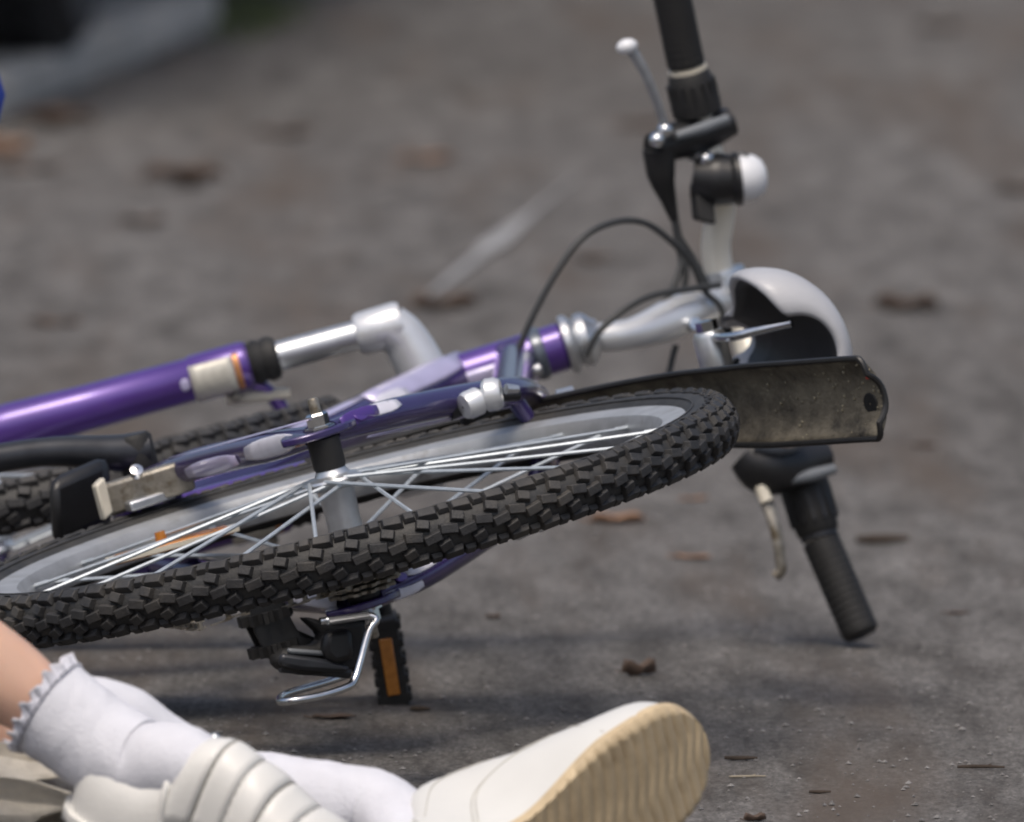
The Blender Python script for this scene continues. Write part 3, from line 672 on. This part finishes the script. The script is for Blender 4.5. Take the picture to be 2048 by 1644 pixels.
# ---- fork
fork = empty('fork'); fork.parent = bike
shL = P(752, 660, .775); axL = P(-150, 903, .895)
fd = (axL - shL).normalized()
off = AX * -.118
def leg(dv, s):
    a, b_ = shL + dv, axL + dv; L_ = (b_ - a).length
    at = lambda t: a + fd * t
    MB().tube([at(-.004), at(.095)], .0118, 22).build('stanchion', 'alu', fork)
    MB().lathe(at(.080), fd, [(.0125, 0), (.0168, .002), (.0185, .008), (.0165, .013), (.0185, .018), (.0165, .023), (.0190, .026)], 22).build('dust_seal', 'blackm', fork)
    lw = MB().tube([at(.104), at(.108), at(.15), at(.152), at(.24), at(.30), at(L_ - .02), at(L_)], [.0180, .0195, .0192, .0178, .0185, .0205, .019, .012], 26).build('lower_leg', 'purple', fork)
    patch(at(.112), at(.152), .0193, 'reflective_sticker', 'silver_sticker', lw, .12, 1.0, -66, 30, TOCAM, taper=False)
    patch(at(.112), at(.152), .0193, 'sticker_edge', 'copper', lw, -.02, .11, -62, 34, TOCAM, taper=False)
    patch(at(.152), at(.164), .0176, 'sticker_edge', 'lilac', lw, .15, .75, -25, 5, TOCAM)
    MB().ball(at(.122) + AX * -.022 - V(.004, 0, 0), .0045, 10, 6).build('seal_screw', 'dull', fork)
    dp = b_ + fd * .012; MB().box(dp, fd * .022, V(.011, 0, .003), AX * .003).build('fork_end', 'purple', fork, bevel=.003)
leg(Vector((0, 0, 0)), 1); leg(off, -1)
kc = head_b - STEER * .010
for s, sh in ((1, shL), (-1, shL + off)):
    up_ = sh - fd * .006
    b = MB(); mid = kc.lerp(up_, .45) - fd * .004 * 0 + STEER * .012
    pts = cat([kc + STEER * .000, kc.lerp(mid, .6), mid.lerp(up_, .55) + STEER * .004, up_ - fd * .004], 6)
    b.tube(pts, [.0235, .0205, .0185, .0190], 20, up=fd, flat=.95)
    b.tube([up_ - fd * .016, up_ - fd * .012, up_ + fd * .018, up_ + fd * .022], [.0165, .0182, .0172, .0150], 22)
    b.build('crown', 'white_alloy', fork)
    MB().lathe(up_ - fd * .014, -fd, [(.001, .006), (.010, .006), (.0115, .003), (.0118, 0)], 18).build('crown_cap', 'blackm', fork)
MB().lathe(head_b - STEER * .002, -STEER, [(.0205, 0), (.0215, .003), (.0215, .010), (.019, .012)], 24).build('crown_race', 'alu', fork)
arch0, arch1 = shL + fd * .125, shL + off + fd * .125
MB().tube(cat([arch0 - AX * .010, arch0 - fd * .030 - AX * .022 + V(.012, 0, 0), (arch0 + arch1) / 2 - fd * .046 + V(.02, 0, 0), arch1 - fd * .030 + AX * .022 + V(.012, 0, 0), arch1 + AX * .010], 6), .0085, 14, flat=.7).build('brake_arch', 'purple', fork)
for s, a0 in ((1, arch0), (-1, arch1)):
    c = a0 - AX * .022 * s + V(.012, 0, 0)
    MB().tube(cat([c, c - fd * .02 - AX * .004 * s, c - fd * .05 - AX * .010 * s], 5), [.010, .009, .006], 12, flat=.7).build('front_brake_arm', 'cream_decal' if s > 0 else 'black', bike)
# front wheel between the legs
fh = axL + AX * -.059 + fd * -.030
front = make_wheel('front', fh, R(11), R(-5))
for s in (1, -1): MB().lathe(fh + AX * s * .052, AX * s, [(.001, 0), (.0085, 0), (.0085, .009), (.0045, .010), (.0045, .018), (.001, .018)], 6).build('axle_nut', 'chrome', bike)

# ---- headset, stem, handlebar
MB().lathe(head_t, STEER, [(.0195, 0), (.0235, .001), (.0240, .006), (.0200, .009), (.0180, .011), (.0215, .013), (.0220, .019), (.0190, .023), (.0150, .026), (.0130, .030)], 26).build('headset', 'alu', bike)
MB().lathe(head_t - STEER * .026, STEER, [(.0198, 0), (.0215, .002), (.0215, .008), (.0198, .010)], 24).build('cable_stop', 'bluegrey', bike)
clampc = P(1458, 592, .785)
stem = MB().tube(cat([head_t + STEER * .02, P(1262, 668, .728), P(1345, 638, .742), P(1400, 612, .760), clampc], 5), [.0125, .0135, .0185, .0175, .015], 20, flat=.92).build('stem', 'white_alloy', bike)
MB().lathe(P(1388, 648, .722), (-1, .15, .1), [(.001, .003), (.005, .003), (.006, 0), (.006, -.004)], 12).build('stem_bolt', 'chrome', stem)
bar_px = [(1722, 1268, .690), (1690, 1190, .700), (1640, 1075, .712), (1606, 965, .722), (1575, 890, .732), (1540, 810, .745), (1505, 720, .765), (1478, 645, .780), (1456, 588, .785), (1438, 540, .783), (1432, 490, .778), (1440, 430, .768), (1436, 380, .760), (1412, 290, .752), (1388, 190, .744), (1352, 30, .732), (1330, -60, .724)]
bar = cat([P(*q) for q in bar_px], 5)
hb = MB().tube(bar, .0120, 18).build('handlebar', 'bar', bike)
bdir = (P(1420, 330, .755) - P(1456, 588, .785)).normalized()
MB().lathe(clampc - AX * .022, AX, [(.001, 0), (.017, 0), (.0178, .003), (.0178, .041), (.017, .044), (.001, .044)], 22).build('bar_clamp', 'alu', stem)
MB().box(P(1482, 566, .765), (P(1512, 556, .765) - P(1452, 578, .765)) / 2, AX * .006, V(.010, 0, 0)).build('bar_clamp_cap', 'alu', stem, bevel=.003)
def along(pts, i0, i1): return pts[i0:i1 + 1]
def frame(i):
    t = (bar[min(i + 1, len(bar) - 1)] - bar[max(0, i - 1)]).normalized(); x = (TOCAM - t * TOCAM.dot(t)).normalized(); return bar[i], t, x, t.cross(x)
# lower (right) side
def grip(pts, name='grip', flip=False):
    o = MB().tube(pts, [.0152] * len(pts), 22).build(name, 'blackm', bike, bevel=.002)
    a, b_ = (pts[0], pts[-1]); t = (b_ - a).normalized(); b = MB()
    n = int((b_ - a).length / .006)
    for k in range(1, n): b.lathe(a + t * (.006 * k), t, [(.0150, -.0010), (.01545, -.0005), (.01545, .0005), (.0150, .0010)], 22)
    tag(b.build('grip_rib', 'blackm', o), kind='stuff'); return o
grip([P(1722, 1268, .690), P(1708, 1235, .694), P(1640, 1078, .712)])
MB().lathe(P(1722, 1268, .690), (P(1722, 1268, .69) - P(1640, 1078, .712)), [(.0145, -.001), (.0125, .002), (.001, .003)], 20).build('grip_end_cap', 'black', bike)
def shifter(a, b_, ring):
    d = (b_ - a); L_ = d.length
    MB().lathe(a, d, [(.0148, 0), (.0170, .003), (.0188, L_ * .35), (.0205, L_ * .7), (.0200, L_ - .003), (.0120, L_)], 24).build('twist_shifter', 'blackm', bike)
    b = MB(); x = d.orthogonal().normalized(); y = d.normalized().cross(x)
    for k in range(14):
        q = x * math.cos(k * math.pi / 7) + y * math.sin(k * math.pi / 7); b.box(a + d * .5 + q * .0193, d * .26, q.cross(d).normalized() * .0013, q * .0010)
    b.build('shifter_rib', 'black', bike)
    MB().lathe(a - d.normalized() * .003, d, [(.0140, 0), (.0156, .0005), (.0156, .003), (.0140, .0035)], 22).build('shifter_ring', ring, bike)
shifter(P(1638, 1070, .712), P(1606, 962, .722), 'dark')
shifter(P(1376, 142, .741), P(1397, 232, .747), 'cream_decal')
grip([P(1373, 132, .740), P(1352, 30, .732), P(1322, -110, .722)])
# brake levers: body, clamp band, blade
def cyl(a, b_, r, name, m, par=bike, n=18, flat=1, bevel=.002): return MB().tube([a, b_], r, n, flat=flat, up=AX if flat != 1 else None).build(name, m, par, bevel=bevel)
# upper lever: slanted black perch
lv = MB().tube(cat([P(1306, 296, .735), P(1345, 284, .742), P(1400, 268, .748), P(1462, 242, .748)], 4), [.0115, .0150, .0165, .0120], 16, flat=1.0).build('brake_lever', 'black', bike)
MB().tube([P(1352, 272, .722), P(1408, 255, .722), P(1455, 238, .726)], [.0035, .005, .004], 10).build('lever_band', 'grey', lv)
MB().tube(cat([P(1332, 268, .730), P(1318, 215, .712), P(1292, 150, .700), P(1268, 108, .695), P(1250, 92, .694)], 5), [.0036, .0034, .0038, .0044, .0055], 12, flat=.6).build('lever_blade', 'rim', lv)
MB().ball(P(1254, 93, .694), .0080, 14, 8, (1, .8, 1.1)).build('lever_tip', 'bell_white', lv)
for q in ((1330, 260), (1314, 280)): MB().ball(P(q[0], q[1], .722), .0065, 12, 8).build('lever_pivot', 'chrome', lv)
MB().tube(cat([P(1318, 298, .738), P(1322, 350, .742), P(1334, 395, .748), P(1348, 440, .752)], 4), [.0135, .0115, .0065, .0032], 12).build('cable_boot', 'blackm', lv)
cyl(P(1405, 322, .752), P(1408, 300, .750), .0150, 'bar_collar', 'alu')
MB().ball(P(1412, 318, .733), .0062, 12, 8).build('collar_bolt', 'chrome', bike)
# bell with white dome
bell = MB().tube(cat([P(1385, 352, .748), P(1430, 358, .742), P(1482, 358, .735)], 4), [.0165, .0215, .0190], 18).build('bell_body', 'black', bike)
bc, bd = P(1482, 357, .733), (P(1530, 352, .728) - P(1482, 357, .733)).normalized()
MB().lathe(bc, bd, [(.0195, -.002), (.0195, .004), (.0180, .0115), (.0135, .0175), (.0070, .0205), (.0005, .0215)], 26).build('bell_dome', 'bell_white', bell)
MB().lathe(bc, bd, [(.001, -.008), (.0185, -.008), (.0215, -.005), (.0215, -.001), (.018, .000)], 26).build('bell_base', 'black', bell)
MB().tube([P(1478, 312, .73), P(1496, 318, .725)], [.004, .0035], 10).build('bell_thumb_lever', 'dark', bell)
MB().box(P(1405, 408, .742), V(.004, .014, .004), V(.008, 0, 0), V(0, -.004, .007)).build('bell_bracket', 'blackm', bell, bevel=.002)
# lower lever
lw = MB().tube(cat([P(1498, 905, .705), P(1530, 935, .700), P(1580, 930, .708), P(1650, 912, .715)], 4), [.0190, .0225, .0205, .0130], 18).build('brake_lever', 'black', bike)
MB().tube([P(1570, 962, .690), P(1625, 950, .690), P(1668, 938, .694)], [.0035, .0055, .0042], 10).build('lever_band', 'grey', lw)
MB().tube(cat([P(1520, 975, .697), P(1532, 1000, .690), P(1550, 1055, .682), P(1560, 1110, .680), P(1562, 1140, .681), P(1550, 1154, .682)], 5), [.0062, .0058, .0050, .0046, .0050, .0042], 12, flat=.6).build('lever_blade', 'dull', lw)
MB().tube([P(1521, 972, .690), P(1533, 1004, .686)], [.0052, .0058], 10).build('lever_highlight_sleeve', 'cream_decal', lw)  # cream highlight on the lever, put in as a pale tube
MB().tube(cat([P(1508, 888, .685), P(1560, 892, .680), P(1612, 880, .685)], 4), [.006, .008, .005], 12).build('lever_cap', 'bluegrey', lw)
# ---- cables
cabs = [[(1030, 715, .70), (1062, 640, .695), (1110, 550, .69), (1165, 476, .69), (1230, 444, .70), (1290, 446, .71), (1345, 485, .72), (1385, 530, .73), (1408, 580, .735), (1440, 612, .735), (1450, 650, .735)],
        [(1348, 440, .752), (1356, 490, .752), (1362, 530, .75), (1344, 580, .745), (1322, 612, .74), (1300, 640, .74)],
        [(1170, 712, .705), (1198, 664, .70), (1250, 618, .70), (1310, 590, .71), (1380, 578, .725), (1440, 570, .74)],
        [(1340, 330, .748), (1350, 430, .752), (1365, 500, .752), (1372, 545, .75), (1366, 600, .75), (1370, 625, .752)],
        [(1356, 470, .752), (1388, 520, .752), (1412, 566, .752), (1420, 600, .755)],
        [(1352, 690, .755), (1346, 712, .755), (1338, 745, .755), (1322, 800, .75)]]
for c_ in cabs: MB().tube(cat([P(*q) for q in c_], 7), .0027, 10).build('cable', 'cable', bike)
for q in ((1040, 722, .70), (1066, 742, .715)): MB().lathe(P(*q), STEER, [(.001, -.010), (.0045, -.010), (.0050, -.004), (.0050, .006), (.001, .008)], 10).build('cable_stop', 'alu', bike)


# ================================================================== PERSON sitting on the road (mostly outside the frame)
person = empty('person', (-.80, -.95, 0))
tag(person, 'person in blue top, white socks and cream shoes sitting on the road', 'person')
bpy.context.view_layer.update()
def pk(o):
    o.parent = person; o.matrix_parent_inverse = person.matrix_world.inverted(); return o
LF = .225
LEGP = []
def interp(tab, x):
    for (a, b_), (c_, d_) in zip(tab, tab[1:]):
        if x <= c_:
            t = (x - a) / (c_ - a) if c_ > a else 0; t = max(0, min(1, t)); t = t * t * (3 - 2 * t) * .35 + t * .65; return b_ + (d_ - b_) * t
    return tab[-1][1]
HW = [(0, .004), (.004, .015), (.012, .023), (.03, .029), (.055, .0305), (.09, .031), (.125, .036), (.155, .0405), (.180, .0400), (.200, .0345), (.214, .025), (.222, .013), (.225, .003)]
TOP = [(0, .040), (.02, .040), (.045, .039), (.058, .046), (.070, .066), (.085, .071), (.11, .064), (.14, .050), (.17, .040), (.20, .032), (.215, .026), (.225, .016)]
def cl_(x): return .010 * math.sin(max(0, min(1, (x - .02) / .2)) * math.pi) * -.3 + .004 * (x / LF) ** 2
def spring(x): return .022 * max(0, (x - .145) / .08) ** 2
def hwf(x): return interp(HW, x) if x < .185 else .0398 * math.sqrt(max(0, 1 - ((x - .185) / .0402) ** 2))
ARC = [.3, 1.0]
def arch(x, q): return 1 - ARC[0] * math.exp(-((x - .095) / .042) ** 2) * max(0, -q)
def sect(x, s, grow=0.0):
    hw = hwf(x) * arch(x, math.sin(s * math.pi / 2)) + grow; tp = interp(TOP, x) * ARC[1] + grow; p = 2.5
    a = s * math.pi / 2; yy = math.copysign(abs(math.sin(a)) ** (2 / p), a); zz = max(0, math.cos(a)) ** (2 / p)
    return Vector((x, cl_(x) + yy * hw, spring(x) + zz * tp))
def make_shoe(mx, leather, straps, mirror=1, solem='sole'):
    def W_(v): v = Vector((v.x, v.y * mirror, v.z)); return mx @ v
    b = MB(); rows = []; nx = 44
    for i in range(nx + 1):
        x = LF * (.5 - .5 * math.cos(math.pi * i / nx)); x = max(.0008, min(LF - .0008, x)); r_ = []
        for j in range(25):
            s = j / 24 * 2 - 1; v = sect(x, s); n_ = noise.noise(Vector((x * 60, s * 3, mirror))) * .0009
            v.z += n_ * (1 - abs(s)); r_.append(W_(v))
        rows.append(r_)
    b.grid(rows); b.f.append(tuple(range(0, 25))); 
    sh = pk(b.build('shoe', leather, None))
    # sole with wavy ribs
    so = MB(); NX, NY = 420, 24; bot = []
    for i in range(NX + 1):
        xc = LF * (.5 - .5 * math.cos(math.pi * (.015 + .97 * i / NX))); x = -.0028 + xc / LF * (LF + .0056); hw = hwf(xc) + .0028 * (1 - (xc / LF) ** 30); r_ = []
        for j in range(NY + 1):
            q = j / NY * 2 - 1; y = cl_(xc) + q * hw * arch(xc, q)
            ph = (x + .0022 * math.sin(y * 95) + .0006 * math.sin(y * 210 + x * 30) + y * .10) / .0078
            rib = .0021 * (abs(math.sin(math.pi * ph)) ** .6)
            edge = max(0, abs(q) - .96) / .04
            r_.append(Vector((x, y, spring(xc) - .0060 - rib * (1 - edge) + .003 * edge ** 2)))
        bot.append(r_)
    top = [[Vector((r_[0].x, r_[0].y, spring(max(0, min(LF, r_[0].x))) + .0012)), Vector((r_[-1].x, r_[-1].y, spring(max(0, min(LF, r_[-1].x))) + .0012))] for r_ in bot]
    so.grid([[W_(v) for v in r_] for r_ in bot])
    so.grid([[W_(t_[0]), W_(r_[0])] for t_, r_ in zip(top, bot)]); so.grid([[W_(r_[-1]), W_(t_[1])] for t_, r_ in zip(top, bot)])
    for k in (0, -1): so.grid([[W_(Vector((v.x, v.y, v.z))) for v in bot[k]], [W_(Vector((v.x + (-.0005 if k == 0 else .0005), v.y * .98, spring(max(0, min(LF, v.x))) + .0012))) for v in bot[k]]])
    so.grid([[W_(t_[0]), W_(t_[1])] for t_ in top])
    o = so.build('sole', solem, sh, angle=70); o.matrix_parent_inverse = (person.matrix_world).inverted()
    o.parent = sh; o.matrix_parent_inverse = Matrix.Identity(4)
    if straps:
        for k, xc in enumerate((.076, .0945, .113, .1315, .150)):
            g = MB(); rr = []
            for i in range(5):
                x = xc - .0088 + .0176 * i / 4; lift = .0006 if 0 < i < 4 else .0001
                rr.append([W_(sect(x + .006 * abs(s_) ** 2 * -1, s_, lift)) for s_ in [q / 18 * 1.72 - .86 for q in range(19)]])
            o = g.grid(rr).build('strap', leather, sh, solid=.0016)
            for x in (xc + .0098,):
                l_ = MB(); l_.tube([W_(sect(x + .006 * abs(s_) ** 2 * -1, s_, .0004)) for s_ in [q / 18 * 1.6 - .8 for q in range(19)]], .0005 if k % 2 else .0008, 6); l_.build('seam', 'seam', sh)
        MB().ball(W_(sect(.068, .30, .003)), .0042, 12, 8).build('rivet', 'alu', sh)
        cg = MB(); cg.tube(cat([W_(sect(x, s_, .001)) for x, s_ in ((.066, -.9), (.062, -.5), (.060, 0), (.062, .5), (.066, .9))], 6), .0028, 10); cg.build('collar', leather, sh)
    else:
        for pts in ([(.10, .55), (.105, .2), (.108, -.1)], [(.125, .5), (.128, .15), (.13, -.1)]):
            MB().tube(cat([W_(sect(x, s_, .0005)) for x, s_ in pts], 6), [.0003, .0007, .0003], 6).build('crease', 'seam', sh)
        for pts in ([(.165, -.95), (.160, -.5), (.155, 0), (.160, .5), (.165, .95)], [(.075, -.95), (.095, -.7), (.125, -.52), (.150, -.45)], [(.078, -.95), (.098, -.69), (.127, -.50), (.152, -.43)], [(.060, -.6), (.085, -.42), (.11, -.30), (.13, -.25)], [(.022, -.95), (.030, -.7), (.036, -.45)]):
            MB().tube(cat([W_(sect(x, s_, .0003)) for x, s_ in pts], 8), .00045, 6).build('stitching', 'stitch', sh)
        MB().tube(cat([W_(sect(x, s_, .0004)) for x, s_ in ((.05, .85), (.055, .5), (.058, 0), (.055, -.5), (.05, -.85))], 6), .0012, 8).build('collar', 'leather', sh)
    return sh
def basis(T_, U_, origin):
    T_ = T_.normalized(); U_ = (U_ - T_ * U_.dot(T_)).normalized(); W2 = U_.cross(T_)
    m = Matrix((T_, W2, U_)).transposed().to_4x4(); m.translation = origin; return m
# foot whose sole faces the camera
N2 = Vector((.50, -.82, -.26)).normalized(); T2 = Vector((.89, .30, .36)); T2 = (T2 - N2 * T2.dot(N2)).normalized()
toe2 = G(1428, 1490, -.96); mx2 = basis(T2, -N2, toe2 - T2 * LF * 1.22) @ Matrix.Diagonal((1.22, 1.12, 1.12, 1))
ARC[:] = [.58, 1.35]
shoe2 = make_shoe(mx2, 'leather2', False, 1)
ARC[:] = [.25, 1.0]
# foot with straps, top side up
T1 = Vector((.88, -.36, -.34)); U1 = Vector((.30, -.38, .88))
mx1 = basis(T1, U1, G(152, 1594, -1.03)) @ Matrix.Scale(1.2, 4)
shoe1 = make_shoe(mx1, 'leather', True, 1, 'leather')
def low(o): return min((o.matrix_world @ v.co).z for v in o.data.vertices)
bpy.context.view_layer.update()
ank1 = mx1 @ Vector((.042, 0, .060)); ank2 = mx2 @ Vector((.040, 0, .062))
heel1 = mx1 @ Vector((.03, 0, .03)); heel2 = mx2 @ Vector((.03, 0, .03))
ball1 = mx1 @ Vector((.15, 0, .022)); ball2 = mx2 @ Vector((.15, 0, .022))
knee1 = G(-430, 1070, -1.0); shin1 = ank1.lerp(knee1, .22)
knee2 = Vector((-.40, -.80, .105))
cuffc = G(92, 1412, -1.025); low1 = mx1 @ Vector((.06, 0, .045)); mid1 = G(215, 1498, -1.038)
S1 = [cuffc, G(150, 1455, -1.03), mid1, G(290, 1535, -1.052), low1, mx1 @ Vector((.11, 0, .035))]
S2 = [knee2.lerp(ank2, .28), knee2.lerp(ank2, .62), G(470, 1592, -.90), G(640, 1612, -.915), G(770, 1634, -.93), mx2 @ Vector((.050, 0, .034)), mx2 @ Vector((.10, 0, .022))]
hip1, hip2 = Vector((-.77, -1.02, .12)), Vector((-.77, -.86, .12))
# body: one continuous skinned mesh
vs_, es_, rs_ = [], [], []
def nv(p, r, par=None, rr=None):
    vs_.append(Vector(p)); rs_.append((r, rr or r)); i = len(vs_) - 1
    if par is not None: es_.append((par, i))
    return i
pel = nv((-.80, -.94, .125), .085); bel = nv((-.79, -.94, .21), .078, pel); che = nv((-.745, -.94, .34), .088, bel); upc = nv((-.70, -.94, .44), .075, che)
nck = nv((-.675, -.94, .50), .034, upc); jaw = nv((-.650, -.94, .555), .052, nck); hd = nv((-.640, -.94, .62), .074, jaw); hdt = nv((-.645, -.94, .675), .052, hd)
for hip, kn, sp_, ba, top_ in ((hip1, knee1, S1, ball1, .030), (hip2, knee2, S2, ball2, .030)):
    h_ = nv(hip, .062, pel); t_ = nv(hip.lerp(kn, .55), .052, h_); k_ = nv(kn, .040, t_); c_ = nv(kn.lerp(sp_[0], .4), .0375, k_)
    last = nv(sp_[0] + (kn - sp_[0]).normalized() * .02, .0330, c_)
    for q in sp_[1:]: last = nv(q, .017, last)
    nv(ba, .012, last)
sh1, el1, wr1 = Vector((-.66, -1.045, .465)), Vector((-.3865, -1.05, .562)), Vector((-.455, -1.035, .335))
sh2, el2, wr2 = Vector((-.70, -.83, .45)), Vector((-.72, -.72, .25)), Vector((-.62, -.70, .06))
for sh_, el, wr, palm, fdir, side in ((sh1, el1, wr1, Vector((-.468, -1.03, .285)), Vector((-.25, .05, -1)), Vector((.9, .3, -.2))), (sh2, el2, wr2, Vector((-.585, -.70, .030)), Vector((1, .1, -.18)), Vector((-.1, 1, 0)))):
    a_ = nv(sh_, .040, upc); b_ = nv(sh_.lerp(el, .5), .033, a_); e_ = nv(el, .027, b_); f_ = nv(el.lerp(wr, .4), .025, e_); w_ = nv(wr, .017, f_, .020); p_ = nv(palm, .015, w_, .024)
    fdir = fdir.normalized(); side = (side - fdir * side.dot(fdir)).normalized(); nrm = fdir.cross(side)
    for q, ln in ((-1.5, .045), (-.5, .055), (.5, .058), (1.5, .05)):
        r0 = nv(palm + fdir * .030 + side * q * .0125, .0085, p_); r1 = nv(palm + fdir * (.030 + ln * .55) + side * q * .0135 + nrm * .006, .0072, r0); nv(palm + fdir * (.030 + ln) + side * q * .013 + nrm * -.004, .006, r1)
    r0 = nv(palm + side * -.030 + fdir * .006, .0095, p_); nv(palm + side * -.046 + fdir * .030, .0075, r0)
bme = bpy.data.meshes.new('body'); bme.from_pydata([tuple(v) for v in vs_], es_, [])
bo = bpy.data.objects.new('body', bme); C.objects.link(bo)
sk = bo.modifiers.new('skin', 'SKIN'); sk.use_smooth_shade = True
for i, r_ in enumerate(rs_): bme.skin_vertices[0].data[i].radius = r_
bme.skin_vertices[0].data[pel].use_root = True
ss = bo.modifiers.new('sub', 'SUBSURF'); ss.levels = ss.render_levels = 2
dg = bpy.context.evaluated_depsgraph_get(); em = bpy.data.meshes.new_from_object(bo.evaluated_get(dg)); bpy.data.objects.remove(bo)
em.polygons.foreach_set('use_smooth', [True] * len(em.polygons)); em.materials.clear(); pk(link('body', em, 'skin'))
# face and hair
hc = Vector((-.640, -.94, .615))
for s in (-1, 1):
    e_ = MB().ball(hc + Vector((.062, .026 * s, .012)), .0105, 14, 10).build('eye', 'eye'); pk(e_)
    MB().ball(hc + Vector((.0700, .026 * s, .012)), .0050, 12, 8).build('iris', 'iris', e_)
    pk(MB().ball(hc + Vector((-.002, .073 * s, -.002)), .016, 12, 8, (.8, .45, 1.3)).build('ear', 'skin'))
pk(MB().tube([hc + Vector((.066, 0, .012)), hc + Vector((.080, 0, -.012)), hc + Vector((.070, 0, -.018))], [.006, .0095, .007], 10).build('nose', 'skin'))
pk(MB().tube(cat([hc + Vector((.058, -.018, -.040)), hc + Vector((.067, 0, -.041)), hc + Vector((.058, .018, -.040))], 5), [.002, .0055, .002], 10).build('mouth', 'lip'))
hr = MB(); rws = []
for i in range(15):
    th = R(8 + 128 * i / 14); r_ = []
    for j in range(40):
        ph = R(52) + R(256) * j / 39; k_ = 1 + .05 * noise.noise(Vector((j * .6, i * .35, 2)))
        r_.append(hc + Vector((.086 * math.sin(th) * math.cos(ph), .084 * math.sin(th) * math.sin(ph), .010 + .088 * math.cos(th))) * 1 + Vector((0, 0, 0)) + (Vector((math.cos(ph), math.sin(ph), 0)) * .006 * (k_ - 1) * 20))
    rws.append(r_)
pk(hr.grid(rws).build('hair', 'hair', None, solid=.010))
pk(MB().tube(cat([hc + Vector((-.075, 0, .03)), hc + Vector((-.125, 0, .0)), hc + Vector((-.135, .01, -.09)), hc + Vector((-.115, 0, -.16))], 6), [.016, .026, .022, .006], 14).build('ponytail', 'hair'))
# clothes
top = MB(); top.tube(cat([(-.80, -.94, .13), (-.79, -.94, .22), (-.745, -.94, .34), (-.70, -.94, .445), (-.682, -.94, .485)], 5), [.112, .098, .108, .092, .045], 26, up=(0, 1, 0), flat=.85)
pk(top.build('blue_top', 'blue'))
for a_, m_, c_, w_ in ((sh1, sh1.lerp(el1, .5), el1, wr1), (sh2, sh2.lerp(el2, .5), el2, wr2)):
    pts = cat([a_.lerp(Vector((-.70, -.94, .44)), .35), a_, m_, c_, c_.lerp(w_, .3), c_.lerp(w_, .75)], 8)
    sl_ = MB().tube(pts, [.060, .055, .044, .038, .036, .031], 26); pk(sl_.build('sleeve', 'blue'))
sk_ = MB(); rws = []
for i in range(9):
    t = i / 8; r_ = []
    for j in range(49):
        ph = 2 * math.pi * j / 48; ru = 1 + .07 * t * math.sin(ph * 9) + .03 * t * math.sin(ph * 17 + 1)
        cx = Vector((-.80, -.94, .15)).lerp(Vector((-.60, -.93, .17)), t); rad = (.11 + .07 * t) * ru
        r_.append(cx + Vector((-.06 * math.cos(ph) * t, rad * 1.05 * math.sin(ph), max(-cx.z + .012, rad * .95 * math.cos(ph)))))
    rws.append(r_)
pk(sk_.grid(rws).build('skirt', 'blue', None, solid=.003))
# petticoat ruffle over the lower leg
pt_ = MB(); rws = []; a0_, a1_ = G(-520, 1560, -.86), G(128, 1612, -.90)
for i in range(13):
    t = i / 12; c_ = a0_.lerp(a1_, t); r_ = []
    for j in range(61):
        ph = 2 * math.pi * j / 60; rad = (.055 - .020 * t) * (1 + .14 * t * math.sin(ph * 8 + t * 4) + .06 * math.sin(ph * 19 + t * 9))
        r_.append(c_ + Vector((.02 * t * math.sin(ph * 8), rad * math.sin(ph), max(-c_.z + .004, rad * math.cos(ph)))))
    rws.append(r_)
pk(pt_.grid(rws).build('petticoat_ruffle', 'tulle', None, solid=.0015))
# socks
def sock(pts, rad, name='sock'):
    p_ = cat(pts, 18); b = MB(); b.tube(p_, rad, 48)
    for i, v in enumerate(b.v):
        v = Vector(v); c_ = p_[min(i // 48, len(p_) - 1)]; d_ = v - c_
        if d_.length > 1e-6: b.v[i] = tuple(c_ + d_ * (1 + .045 * noise.noise(v * 38 + Vector((3, 1, 2))) + .022 * noise.noise(Vector((v.x * 170, v.y * 60, v.z * 60)))))
    o = pk(b.build(name, 'sock')); return o
s1 = sock(S1, [.0355, .0345, .0335, .0325, .0275, .018])
cd = (mid1 - cuffc).normalized(); cx_ = (Vector((0, 0, 1)) - cd * cd.z).normalized(); cy_ = cd.cross(cx_)
lc = MB(); rws = []
for i in range(6):
    t = i / 5; r_ = []
    for j in range(145):
        ph = 2 * math.pi * j / 144; scal = abs(math.sin(ph * 9)); rr = .0350 + .0012 * t + .0024 * t * math.sin(ph * 18) + .0012 * math.sin(ph * 37 + i)
        r_.append(cuffc + (cx_ * math.cos(ph) + cy_ * math.sin(ph)) * rr - cd * (-.004 + .011 * t * (.55 + .45 * scal + .35 * noise.noise(Vector((j * .35, 1, 2))))))
    rws.append(r_)
o = lc.grid(rws).build('lace_cuff', 'lace', s1, solid=.0014)
MB().tube([cuffc + (cx_ * math.cos(2 * math.pi * j / 40) + cy_ * math.sin(2 * math.pi * j / 40)) * .0358 + cd * .003 for j in range(40)], .0009, 6, closed=True).build('cuff_thread', 'thread', s1)
MB().tube(cat([G(128, 1380, -1.0), G(190, 1400, -.995), G(255, 1432, -.99), G(330, 1486, -.985), G(420, 1520, -.98), G(520, 1545, -.97)], 6), [.010, .0165, .0205, .0200, .0165, .010], 20).build('sock_fold', 'sock', s1)
s2 = sock(S2, [.036, .034, .0325, .0315, .0290, .0210, .012])
